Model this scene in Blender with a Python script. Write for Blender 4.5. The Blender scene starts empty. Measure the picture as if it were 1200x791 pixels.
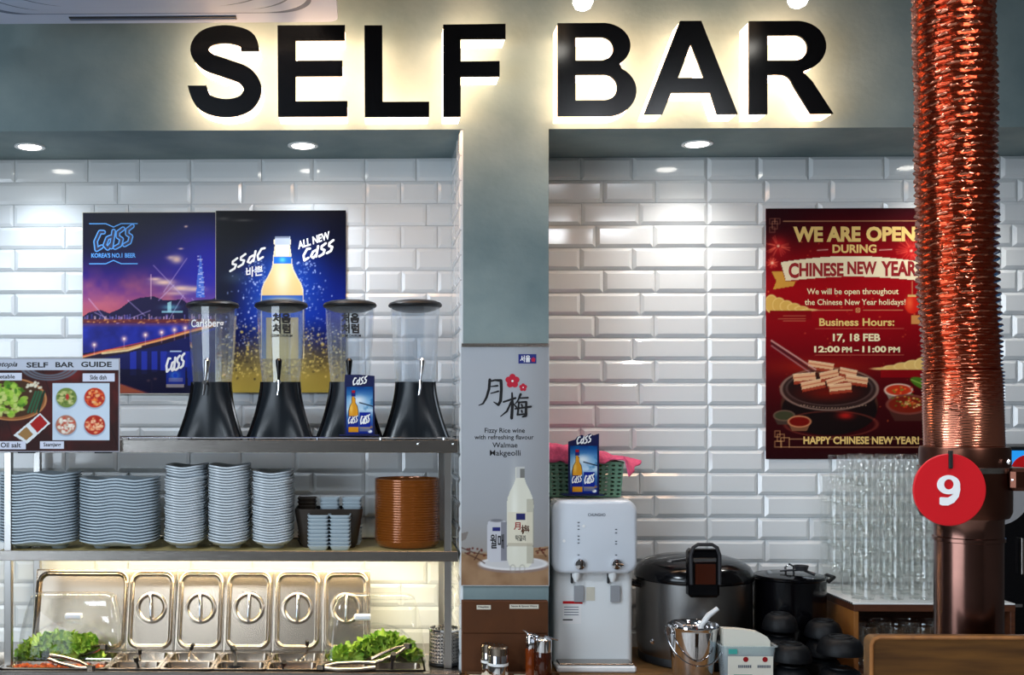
import bpy, math, random
import numpy as np
from mathutils import Vector, Matrix
random.seed(7)
rng = np.random.RandomState(5)
PI = math.pi
S = bpy.context.scene
C = S.collection

# ------------------------------------------------------------------ camera
F = 1306.0; PX0, PY0 = 417.0, 480.0; EYE = 1.65; TH = math.radians(1.0)
cam = bpy.data.objects.new('camera', bpy.data.cameras.new('camera')); C.objects.link(cam)
cam.location = (0, 0, EYE); cam.rotation_euler = (PI/2, 0, TH)
cam.data.sensor_width = 36; cam.data.lens = F/1200*36
cam.data.shift_x = (600-PX0)/1200; cam.data.shift_y = (PY0-395.5)/1200
cam.data.clip_start = 0.05
S.camera = cam
S.view_settings.view_transform = 'Standard'; S.view_settings.look = 'None'
S.view_settings.exposure = 0.22; S.view_settings.gamma = 1.0
S.cycles.transparent_max_bounces = 40; S.cycles.max_bounces = 10
S.cycles.sample_clamp_indirect = 6.0

def XX(px, Y):                                   # world x of a pixel column on the plane y = Y
    u = (px-PX0)/F; c, s = math.cos(TH), math.sin(TH)
    return Y*(u*c - s)/(u*s + c)
def ZZ(py, Y, pxc=440):
    u = (pxc-PX0)/F
    return EYE + (PY0-py)/F*Y/(u*math.sin(TH)+math.cos(TH))
def K(Y): return Y/F                             # metres per pixel at depth Y

# ------------------------------------------------------------------ world + lights
W = bpy.data.worlds.new('world'); S.world = W; W.use_nodes = True
W.node_tree.nodes['Background'].inputs[0].default_value = (0.62, 0.75, 1.0, 1)
W.node_tree.nodes['Background'].inputs[1].default_value = 0.6
def area(name, loc, rot, sx, sy, energy, col):
    l = bpy.data.lights.new(name, 'AREA'); l.shape = 'RECTANGLE'; l.size = sx; l.size_y = sy
    l.energy = energy; l.color = col
    o = bpy.data.objects.new(name, l); C.objects.link(o); o.location = loc; o.rotation_euler = rot
    o['kind'] = 'helper'; return o
def spot(name, loc, tgt, energy, col, ang=100, blend=0.8, r=0.03):
    l = bpy.data.lights.new(name, 'SPOT'); l.energy = energy; l.color = col
    l.spot_size = math.radians(ang); l.spot_blend = blend; l.shadow_soft_size = r
    o = bpy.data.objects.new(name, l); C.objects.link(o); o.location = loc
    o.rotation_euler = (Vector(tgt)-Vector(loc)).to_track_quat('-Z', 'Y').to_euler(); o['kind'] = 'helper'; return o
# daylight through the shop front behind the camera, plus unseen ceiling panels added as front fill
area('daylight_window', (-2.28, -0.1, 1.7), (0, -PI/2, 0), 1.8, 3.0, 80, (0.76, 0.88, 1.0))
for x, y, e in ((-1.2, 1.5, 30), (-1.2, -0.6, 34), (1.2, 1.3, 10), (1.5, -0.6, 24)):
    area('fill_panel_light', (x, y, 2.93), (0, 0, 0), 0.55, 0.55, e, (0.80, 0.91, 1.0) if x < 0 else (0.95, 0.97, 1.0))

# ------------------------------------------------------------------ materials
def lin(c):
    return tuple(((v/12.92) if v <= 0.04045 else ((v+0.055)/1.055)**2.4) for v in c)
def rgb(r, g, b): return lin((r/255, g/255, b/255))
M = {}
def mat(name, col, rough=0.5, metal=0.0, n_scale=0, n_amt=0.0, bump=0.0, bump_scale=40, spec=None,
        emit=None, estr=0.0, coat=0.0, stretch=None, sss=0, col2=None, trans=0.0, ior=1.45, coord='Object'):
    if name in M: return M[name]
    m = bpy.data.materials.new(name); m.use_nodes = True; nt = m.node_tree; N = nt.nodes; L = nt.links
    b = N['Principled BSDF']
    b.inputs['Base Color'].default_value = (*col, 1); b.inputs['Roughness'].default_value = rough
    b.inputs['Metallic'].default_value = metal; b.inputs['IOR'].default_value = ior
    if spec is not None: b.inputs['Specular IOR Level'].default_value = spec
    if coat: b.inputs['Coat Weight'].default_value = coat; b.inputs['Coat Roughness'].default_value = 0.08
    if trans: b.inputs['Transmission Weight'].default_value = trans
    if emit: b.inputs['Emission Color'].default_value = (*emit, 1); b.inputs['Emission Strength'].default_value = estr
    tc = N.new('ShaderNodeTexCoord'); mp = N.new('ShaderNodeMapping'); L.new(tc.outputs[coord], mp.inputs[0])
    if stretch: mp.inputs['Scale'].default_value = stretch
    if n_amt:
        n = N.new('ShaderNodeTexNoise'); n.inputs['Scale'].default_value = n_scale; n.inputs['Detail'].default_value = 6
        L.new(mp.outputs[0], n.inputs[0])
        r = N.new('ShaderNodeMapRange'); r.inputs[1].default_value = 0.3; r.inputs[2].default_value = 0.7
        L.new(n.outputs[0], r.inputs[0])
        mx = N.new('ShaderNodeMix'); mx.data_type = 'RGBA'; L.new(r.outputs[0], mx.inputs[0])
        c2 = col2 or tuple(min(1, v*(1+n_amt)) for v in col)
        mx.inputs[6].default_value = (*(tuple(v*(1-n_amt) for v in col) if not col2 else col), 1); mx.inputs[7].default_value = (*c2, 1)
        L.new(mx.outputs[2], b.inputs['Base Color'])
    if bump:
        n2 = N.new('ShaderNodeTexNoise'); n2.inputs['Scale'].default_value = bump_scale; n2.inputs['Detail'].default_value = 4
        L.new(mp.outputs[0], n2.inputs[0])
        bp = N.new('ShaderNodeBump'); bp.inputs['Strength'].default_value = bump; bp.inputs['Distance'].default_value = 0.002
        L.new(n2.outputs[0], bp.inputs['Height']); L.new(bp.outputs[0], b.inputs['Normal'])
    M[name] = m; return m
def emis(name, col, strength):
    m = bpy.data.materials.new(name); m.use_nodes = True; nt = m.node_tree; nt.nodes.clear()
    e = nt.nodes.new('ShaderNodeEmission'); e.inputs[0].default_value = (*col, 1); e.inputs[1].default_value = strength
    o = nt.nodes.new('ShaderNodeOutputMaterial'); nt.links.new(e.outputs[0], o.inputs[0]); M[name] = m; return m
def thin(name, tint, refl=0.10, edge=0.55, rough=0.03, milky=0.0, milk=(0.8, 0.85, 0.9)):
    """thin clear plastic or glass: see-through with a fresnel gloss"""
    m = bpy.data.materials.new(name); m.use_nodes = True; nt = m.node_tree; N = nt.nodes; L = nt.links; N.clear()
    t = N.new('ShaderNodeBsdfTransparent'); t.inputs[0].default_value = (*tint, 1)
    g = N.new('ShaderNodeBsdfGlossy'); g.inputs['Roughness'].default_value = rough; g.inputs[0].default_value = (1, 1, 1, 1)
    lw = N.new('ShaderNodeLayerWeight'); lw.inputs[0].default_value = 0.5
    pw = N.new('ShaderNodeMath'); pw.operation = 'POWER'; pw.inputs[1].default_value = 3.0; L.new(lw.outputs['Facing'], pw.inputs[0])
    mr = N.new('ShaderNodeMapRange'); mr.inputs[3].default_value = refl; mr.inputs[4].default_value = edge; L.new(pw.outputs[0], mr.inputs[0])
    mx = N.new('ShaderNodeMixShader'); L.new(mr.outputs[0], mx.inputs[0]); L.new(t.outputs[0], mx.inputs[1]); L.new(g.outputs[0], mx.inputs[2])
    out = N.new('ShaderNodeOutputMaterial'); last = mx
    if milky:
        d = N.new('ShaderNodeBsdfDiffuse'); d.inputs[0].default_value = (*milk, 1)
        m2 = N.new('ShaderNodeMixShader'); m2.inputs[0].default_value = milky
        L.new(mx.outputs[0], m2.inputs[1]); L.new(d.outputs[0], m2.inputs[2]); last = m2
    L.new(last.outputs[0], out.inputs[0]); M[name] = m; return m
def attr_mat(name, rough=0.25, coat=0.3):
    m = bpy.data.materials.new(name); m.use_nodes = True; nt = m.node_tree; b = nt.nodes['Principled BSDF']
    a = nt.nodes.new('ShaderNodeAttribute'); a.attribute_name = 'print'
    nt.links.new(a.outputs['Color'], b.inputs['Base Color']); b.inputs['Roughness'].default_value = rough
    b.inputs['Specular IOR Level'].default_value = coat; M[name] = m; return m

mat('plaster', rgb(100, 120, 124), 0.75, n_scale=3.5, n_amt=1, bump=0.35, bump_scale=60, col2=rgb(136, 152, 152))
mat('tile_white', rgb(226, 230, 232), 0.09, coat=0.5, bump=0.05, bump_scale=9)
mat('grout', rgb(220, 224, 226), 0.7)
mat('ceiling_dark', rgb(70, 72, 74), 0.9)
mat('wall_dark', rgb(74, 72, 70), 0.8)
mat('floor_grey', rgb(172, 168, 162), 0.5, n_scale=4, n_amt=0.2)
mat('steel', rgb(156, 150, 144), 0.24, 1.0, bump=0.12, bump_scale=30, stretch=(0.4, 8, 60))
mat('steel_lid', rgb(160, 148, 134), 0.26, 1.0, bump=0.015, bump_scale=50)
mat('steel_v', rgb(185, 182, 178), 0.3, 1.0, bump=0.1, bump_scale=30, stretch=(30, 30, 0.4))
mat('chrome', rgb(225, 225, 228), 0.07, 1.0)
mat('black_gloss', rgb(5, 5, 8), 0.14)
mat('steel_dark', rgb(136, 134, 132), 0.28, 1.0, bump=0.1, bump_scale=30, stretch=(30, 30, 0.4))
mat('black_face', rgb(6, 5, 6), 0.22)
mat('black_teal', rgb(12, 20, 27), 0.28)
mat('black_matte', rgb(10, 11, 14), 0.45)
mat('dark_grey', rgb(38, 38, 42), 0.5)
mat('white_plastic', rgb(232, 235, 236), 0.3)
mat('white_plastic_face', rgb(216, 222, 230), 0.18, coat=0.4)
mat('ac_white', rgb(166, 180, 206), 0.45)
mat('ac_groove', rgb(86, 100, 124), 0.6)
mat('dish_grey', rgb(176, 190, 200), 0.35, coat=0.2)
mat('dish_white', rgb(200, 208, 214), 0.3, coat=0.2)
mat('dish_cool', rgb(178, 192, 200), 0.35)
mat('tub_brown', rgb(52, 44, 38), 0.3)
mat('amber', rgb(142, 78, 26), 0.2, 0.35, coat=0.4)
mat('wood', rgb(104, 68, 28), 0.45, n_scale=7, n_amt=1, col2=rgb(66, 40, 15), stretch=(1, 6, 10))
mat('wood_crate', rgb(88, 48, 26), 0.5, n_scale=10, n_amt=1, col2=rgb(64, 32, 18), stretch=(1, 5, 9))
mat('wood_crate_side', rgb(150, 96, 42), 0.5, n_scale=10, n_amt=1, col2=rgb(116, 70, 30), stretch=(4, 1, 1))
mat('carton', rgb(80, 42, 10), 0.8, n_scale=14, n_amt=0.12)
mat('shelf_board', rgb(196, 176, 118), 0.5)
mat('counter_wood', rgb(126, 92, 54), 0.4, n_scale=8, n_amt=0.2, stretch=(1, 6, 6))
mat('paper', rgb(226, 222, 208), 0.7)
mat('label', rgb(206, 200, 184), 0.6)
mat('copper', rgb(200, 124, 98), 0.2, 1.0, bump=0.12, bump_scale=120)
mat('copper_pipe', rgb(118, 84, 74), 0.2, 1.0, n_scale=8, n_amt=0.25, bump=0.08, bump_scale=8)
mat('bronze', rgb(96, 60, 48), 0.32, 1.0)
mat('red_tag', rgb(206, 22, 32), 0.4)
mat('grey_tag', rgb(150, 152, 156), 0.5)
mat('white_ink', rgb(240, 240, 240), 0.5)
mat('black_ink', rgb(14, 14, 18), 0.5)
mat('gold_ink', rgb(230, 196, 116), 0.4)
mat('cream_ink', rgb(240, 226, 180), 0.5)
mat('red_ink', rgb(150, 14, 20), 0.5)
mat('crimson_ink', rgb(190, 20, 50), 0.5)
mat('grey_ink', rgb(96, 104, 116), 0.5)
mat('cyan_ink', rgb(90, 170, 250), 0.5)
mat('navy_ink', rgb(24, 40, 120), 0.5)
mat('navy', rgb(14, 22, 72), 0.35)
mat('basket_green', rgb(104, 142, 118), 0.5)
mat('yellow_green', rgb(176, 180, 50), 0.5)
mat('pink_cloth', rgb(226, 92, 132), 0.9, n_scale=120, n_amt=0.15, bump=0.9, bump_scale=160)
mat('kimchi', rgb(226, 110, 40), 0.3, n_scale=60, n_amt=1, col2=rgb(120, 22, 10), coat=0.4)
mat('sauce', rgb(176, 110, 40), 0.3)
mat('lettuce', rgb(186, 208, 84), 0.45, n_scale=22, n_amt=1, col2=rgb(92, 144, 34), bump=0.6, bump_scale=90)
mat('stone_bowl', rgb(6, 8, 12), 0.5, spec=0.3, bump=0.5, bump_scale=45)
mat('amber_glass', rgb(60, 22, 8), 0.06, coat=0.6)
mat('amber_lite', rgb(120, 50, 14), 0.06, coat=0.6)
mat('rubber', rgb(20, 20, 20), 0.7)
mat('green_print', rgb(0, 110, 80), 0.4)
mat('teal_print', rgb(70, 170, 160), 0.4)
mat('blue_panel', rgb(20, 120, 200), 0.3)
mat('red_gloss', rgb(220, 24, 30), 0.25)
mat('window_frame', rgb(40, 40, 44), 0.4)
emis('letter_light', rgb(255, 206, 163), 11.5)
emis('lamp_glow', rgb(255, 250, 240), 12)
emis('fill_glow', rgb(225, 238, 255), 5)
emis('led_glow', rgb(255, 232, 180), 4)
emis('header_glow', rgb(40, 150, 235), 0.9)
thin('clear_tank', (.90, .93, .96), 0.08, 0.9, 0.06, 0.06)
thin('clear_core', (.93, .95, .97), 0.05, 0.4)
thin('clear_cover', (.98, .98, .965), 0.022, 0.7, 0.05)
thin('tumbler_glass', (.988, .993, .988), 0.06, 0.8, 0.04)
thin('clear_tub', rgb(226, 238, 238), 0.08, 0.5, 0.08, 0.25)
thin('window_glass', rgb(240, 248, 250), 0.05, 0.5)
attr_mat('poster_print', 0.3, 0.16); attr_mat('matte_print', 0.5, 0.15)

# ------------------------------------------------------------------ mesh helpers
class MB:
    def __init__(s): s.v = []; s.f = []
    def add(s, vs, fs):
        n = len(s.v); s.v += [tuple(v) for v in vs]; s.f += [tuple(i+n for i in f) for f in fs]; return s
    def box(s, x0, y0, z0, x1, y1, z1):
        v = [(x, y, z) for z in (z0, z1) for y in (y0, y1) for x in (x0, x1)]
        return s.add(v, [(0, 2, 3, 1), (4, 5, 7, 6), (0, 1, 5, 4), (2, 6, 7, 3), (0, 4, 6, 2), (1, 3, 7, 5)])
    def bbox(s, x0, y0, z0, x1, y1, z1, b=0.003):   # box with chamfered edges
        import bmesh
        bm = bmesh.new(); bmesh.ops.create_cube(bm, size=1)
        for v in bm.verts: v.co = Vector((x0+(v.co.x+.5)*(x1-x0), y0+(v.co.y+.5)*(y1-y0), z0+(v.co.z+.5)*(z1-z0)))
        bmesh.ops.bevel(bm, geom=list(bm.edges), offset=b, segments=1, affect='EDGES', profile=0.5)
        bm.verts.index_update(); s.add([v.co for v in bm.verts], [[v.index for v in f.verts] for f in bm.faces]); bm.free(); return s
    def loft(s, loops, cap0=True, cap1=True, closed=True):
        n = len(loops[0]); vs = [p for l in loops for p in l]; fs = []
        for i in range(len(loops)-1):
            for j in range(n if closed else n-1):
                k = (j+1) % n; fs.append((i*n+j, i*n+k, (i+1)*n+k, (i+1)*n+j))
        if cap0: fs.append(tuple(range(n))[::-1])
        if cap1: fs.append(tuple((len(loops)-1)*n+j for j in range(n)))
        return s.add(vs, fs)
    def lathe(s, prof, c=(0, 0, 0), seg=32, axis='z', cap0=True, cap1=True):
        loops = []
        for r, h in prof:
            lp = []
            for k in range(seg):
                a = 2*PI*k/seg; u, w = r*math.cos(a), r*math.sin(a)
                p = (u, w, h) if axis == 'z' else (u, h, w) if axis == 'y' else (h, u, w)
                lp.append((p[0]+c[0], p[1]+c[1], p[2]+c[2]))
            loops.append(lp)
        if axis == 'y': loops = [l[::-1] for l in loops]
        return s.loft(loops, cap0, cap1)
    def tube(s, path, r, seg=8, caps=True):
        P = [Vector(p) for p in path]; loops = []; rr = r if isinstance(r, (list, tuple)) else [r]*len(P)
        up = Vector((0, 0, 1))
        t0 = (P[1]-P[0]).normalized()
        nrm = t0.cross(up if abs(t0.z) < 0.9 else Vector((1, 0, 0))).normalized()
        for i, p in enumerate(P):
            t = (P[min(i+1, len(P)-1)]-P[max(i-1, 0)]).normalized()
            nrm = (nrm-t*nrm.dot(t)).normalized(); bi = t.cross(nrm)
            loops.append([p+nrm*rr[i]*math.cos(2*PI*k/seg)+bi*rr[i]*math.sin(2*PI*k/seg) for k in range(seg)])
        return s.loft(loops, caps, caps)
    def prism(s, pts, y0, y1):      # pts in x,z (counter-clockwise seen from -y)
        n = len(pts); return s.loft([[(x, y0, z) for x, z in pts], [(x, y1, z) for x, z in pts]])
    def grid(s, nu, nv, fn):
        vs = [fn(i/nu, j/nv) for j in range(nv+1) for i in range(nu+1)]
        return s.add(vs, [(j*(nu+1)+i, j*(nu+1)+i+1, (j+1)*(nu+1)+i+1, (j+1)*(nu+1)+i) for j in range(nv) for i in range(nu)])
    def holes(s, nu, nv, fn, hx=0.3, hy=0.3):   # surface with a round opening in each cell
        for i in range(nu):
            for j in range(nv):
                o = [(0, 0), (.5, 0), (1, 0), (1, .5), (1, 1), (.5, 1), (0, 1), (0, .5)]
                inn = [(.5+hx*math.cos(-3*PI/4+k*PI/4), .5+hy*math.sin(-3*PI/4+k*PI/4)) for k in range(8)]
                vs = [fn((i+a)/nu, (j+b)/nv) for a, b in o+inn]
                s.add(vs, [(k, (k+1) % 8, 8+(k+1) % 8, 8+k) for k in range(8)])
        return s
    def mesh(s, name, m, smooth=35, origin=(0, 0, 0)):
        me = bpy.data.meshes.new(name); o = Vector(origin)
        me.from_pydata([tuple(Vector(v)-o) for v in s.v], [], s.f); me.update()
        if m: me.materials.append(M[m])
        fix_normals(me)
        if smooth:
            me.polygons.foreach_set('use_smooth', [True]*len(me.polygons)); me.set_sharp_from_angle(angle=math.radians(smooth))
        return me
    def build(s, name, m, parent=None, smooth=35, origin=None, loc=None, world=True):
        """link as ONE object; vertices are in world space (world) or in the parent's space"""
        base = wl(parent) if (parent and world) else Vector((0, 0, 0))
        org = Vector(origin) if origin is not None else (base if parent and world else Vector((0, 0, 0)))
        me = s.mesh(name, m, smooth, org)
        o = bpy.data.objects.new(name, me); C.objects.link(o)
        if parent: o.parent = parent; o.location = org-base if world else org
        else: o.location = org
        if loc is not None: o.location = loc
        return o
def fix_normals(me):
    import bmesh
    if len(me.polygons) > 60000: return
    bm = bmesh.new(); bm.from_mesh(me); bmesh.ops.recalc_face_normals(bm, faces=bm.faces); bm.to_mesh(me); bm.free()
def wl(o):
    v = Vector((0, 0, 0))
    while o: v = v+o.location; o = o.parent
    return v
def tag(o, label, cat, group=None, kind=None):
    o['label'] = label; o['category'] = cat
    if group: o['group'] = group
    if kind: o['kind'] = kind
    return o
def thing(name, label, cat, loc, group=None):
    o = bpy.data.objects.new(name, None); C.objects.link(o); o.location = loc; o.empty_display_size = 0.05
    return tag(o, label, cat, group)
def struct(o): o['kind'] = 'structure'; return o
def dup(o, loc=None, parent=None, label=None, group=None):
    c = o.copy(); C.objects.link(c)
    if parent: c.parent = parent
    if loc is not None: c.location = loc
    for ch in [q for q in KIDS.get(o.name, [])]:
        d = dup(ch, None, c); KIDS.setdefault(c.name, []).append(d)
    if label: c['label'] = label
    if group: c['group'] = group
    return c
KIDS = {}
def reg(o):                                     # note children once so copying stays quick
    KIDS[o.name] = list(o.children)
    for c in o.children: reg(c)
def rrect(cx, cy, w, d, r, z, n=5, plane='xy'):
    pts = []; r = min(r, w/2-1e-5, d/2-1e-5)
    for sx, sy, a0 in ((1, 1, 0), (-1, 1, PI/2), (-1, -1, PI), (1, -1, 3*PI/2)):
        for k in range(n+1):
            a = a0+PI/2*k/n; x = cx+sx*(w/2-r)+r*math.cos(a); y = cy+sy*(d/2-r)+r*math.sin(a)
            pts.append((x, y, z) if plane == 'xy' else (x, z, y))
    return pts
def tray(mb, cx, cy, z0, w, d, h, t=0.002, r=0.01, taper=0.85, flange=0.0, rb=None):
    L = [rrect(cx, cy, w*taper*0.9, d*taper*0.9, r, z0), rrect(cx, cy, w*taper, d*taper, r, z0+h*0.12), rrect(cx, cy, w, d, r, z0+h-t)]
    if flange: L += [rrect(cx, cy, w+flange*2, d+flange*2, r+flange*.5, z0+h-t), rrect(cx, cy, w+flange*2, d+flange*2, r+flange*.5, z0+h)]
    else: L += [rrect(cx, cy, w, d, r, z0+h)]
    L += [rrect(cx, cy, w-2*t, d-2*t, r, z0+h), rrect(cx, cy, w*taper-2*t, d*taper-2*t, r, z0+h*0.14+t), rrect(cx, cy, w*taper*.9-2*t, d*taper*.9-2*t, r, z0+t)]
    mb.loft(L)
    return mb
def outline_mesh(loops_px, Y0, Y1, name, m, parent, pxc, grow=0.0, smooth=30):
    """solid with holes from pixel outlines, between the planes y=Y0 and y=Y1 (sizes taken at Y0)"""
    cu = bpy.data.curves.new(name, 'CURVE'); cu.dimensions = '2D'; cu.fill_mode = 'BOTH'; cu.extrude = (Y1-Y0)/2; cu.offset = grow
    for lp in loops_px:
        sp = cu.splines.new('POLY'); sp.points.add(len(lp)-1); sp.use_cyclic_u = True
        for p, (x, y) in zip(sp.points, lp): p.co = (XX(x, Y_SIGN), ZZ(y, Y_SIGN, pxc), 0, 1)
    return curve_obj(cu, (Y0+Y1)/2, name, m, parent, smooth)
def curve_obj(cu, Y, name, m, parent, smooth=30):
    t = bpy.data.objects.new('tmp', cu); C.objects.link(t)
    me = bpy.data.meshes.new_from_object(t.evaluated_get(bpy.context.evaluated_depsgraph_get()))
    bpy.data.objects.remove(t); bpy.data.curves.remove(cu)
    n = len(me.vertices); a = np.empty(n*3, 'f'); me.vertices.foreach_get('co', a); a = a.reshape(-1, 3)
    b = np.stack([a[:, 0], Y-a[:, 2], a[:, 1]], 1); base = wl(parent); b -= np.array(base, 'f')
    me.vertices.foreach_set('co', b.astype('f').ravel()); me.materials.clear(); me.materials.append(M[m]); me.update()
    me.name = name; o = bpy.data.objects.new(name, me); C.objects.link(o); o.parent = parent
    return o
def text(body, box, Y, m, parent, pxc=None, bold=0.0, shear=0.0, rot=0.0, name='lettering', cyl=None, thick=0.0004, res=3):
    """flat lettering filling a pixel box (x0,y0,x1,y1) on the plane y=Y; cyl=(cx,cy,r) wraps it on a cylinder"""
    x0, y0, x1, y1 = box; pxc = pxc or (x0+x1)/2
    cu = bpy.data.curves.new('t', 'FONT'); cu.body = body; cu.size = 1; cu.shear = shear; cu.offset = bold; cu.resolution_u = res
    t = bpy.data.objects.new('tmp', cu); C.objects.link(t)
    me = bpy.data.meshes.new_from_object(t.evaluated_get(bpy.context.evaluated_depsgraph_get()))
    bpy.data.objects.remove(t); bpy.data.curves.remove(cu)
    n = len(me.vertices); a = np.empty(n*3, 'f'); me.vertices.foreach_get('co', a); a = a.reshape(-1, 3)[:, :2]
    mn, mx = a.min(0), a.max(0); a = (a-mn)/(mx-mn)-0.5
    w = XX(x1, Y)-XX(x0, Y); h = (y1-y0)*K(Y); a = a*np.array([w, h])
    c, s = math.cos(rot), math.sin(rot); a = a@np.array([[c, s], [-s, c]])
    cx = (XX(x0, Y)+XX(x1, Y))/2; cz = ZZ((y0+y1)/2, Y, pxc)
    X = a[:, 0]+cx; Zc = a[:, 1]+cz; yy = np.full(n, Y-thick)
    if cyl:
        d = np.clip(cyl[2]**2-(X-cyl[0])**2, 1e-6, None); yy = cyl[1]-np.sqrt(d)-0.0006
    b = np.stack([X, yy, Zc], 1)-np.array(wl(parent)); me.vertices.foreach_set('co', b.astype('f').ravel())
    me.materials.clear(); me.materials.append(M[m]); me.update(); me.name = name
    o = bpy.data.objects.new(name, me); C.objects.link(o); o.parent = parent; return o
CASS = [[(.98, 1.0), (.62, 1.04), (.18, .5), (.28, 0), (.78, .14)],
        [(1.72, .66), (1.36, .6), (1.1, .2), (1.38, -.02), (1.78, .25)], [(1.98, .98), (1.74, .02)],
        [(2.92, 1.04), (2.42, .86), (2.4, .6), (2.78, .42), (2.62, .08), (2.12, -.04)],
        [(3.86, 1.12), (3.36, .94), (3.34, .68), (3.72, .5), (3.56, .16), (3.06, .04)]]
def ribbon(mb, pts, w, Y):
    e = 2.5e-5                                  # every piece lies a hair in front of the last
    for i, ((x0, z0), (x1, z1)) in enumerate(zip(pts[:-1], pts[1:])):
        d = math.hypot(x1-x0, z1-z0) or 1e-6; nx, nz = -(z1-z0)/d*w/2, (x1-x0)/d*w/2; y = Y-e*i
        mb.add([(x0+nx, y, z0+nz), (x0-nx, y, z0-nz), (x1-nx, y, z1-nz), (x1+nx, y, z1+nz)], [(0, 1, 2, 3)])
    for i, (x, z) in enumerate(pts):
        mb.add([(x+w/2*math.cos(k*PI/4), Y-e*(len(pts)+i), z+w/2*math.sin(k*PI/4)) for k in range(8)], [tuple(range(8))])
def strokes(lines, box, Y, m, parent, w, slope=0.0, thick=0.0005, name='lettering', U=4.0, V=1.05):
    """brush strokes in a unit frame U x V fitted to a pixel box"""
    x0, y0, x1, y1 = box; mb = MB(); sx = (XX(x1, Y)-XX(x0, Y))/U; hh = (y1-y0)*K(Y)
    zb = ZZ(y1, Y, (x0+x1)/2); rise = slope*U*sx; sz = (hh-abs(rise))/V
    for k, l in enumerate(lines):
        ribbon(mb, [(XX(x0, Y)+u*sx, zb+v*sz+slope*u*sx) for u, v in l], w*K(Y), Y-thick-0.00026*k)
    return mb.build(name, m, parent, smooth=0)

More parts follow.
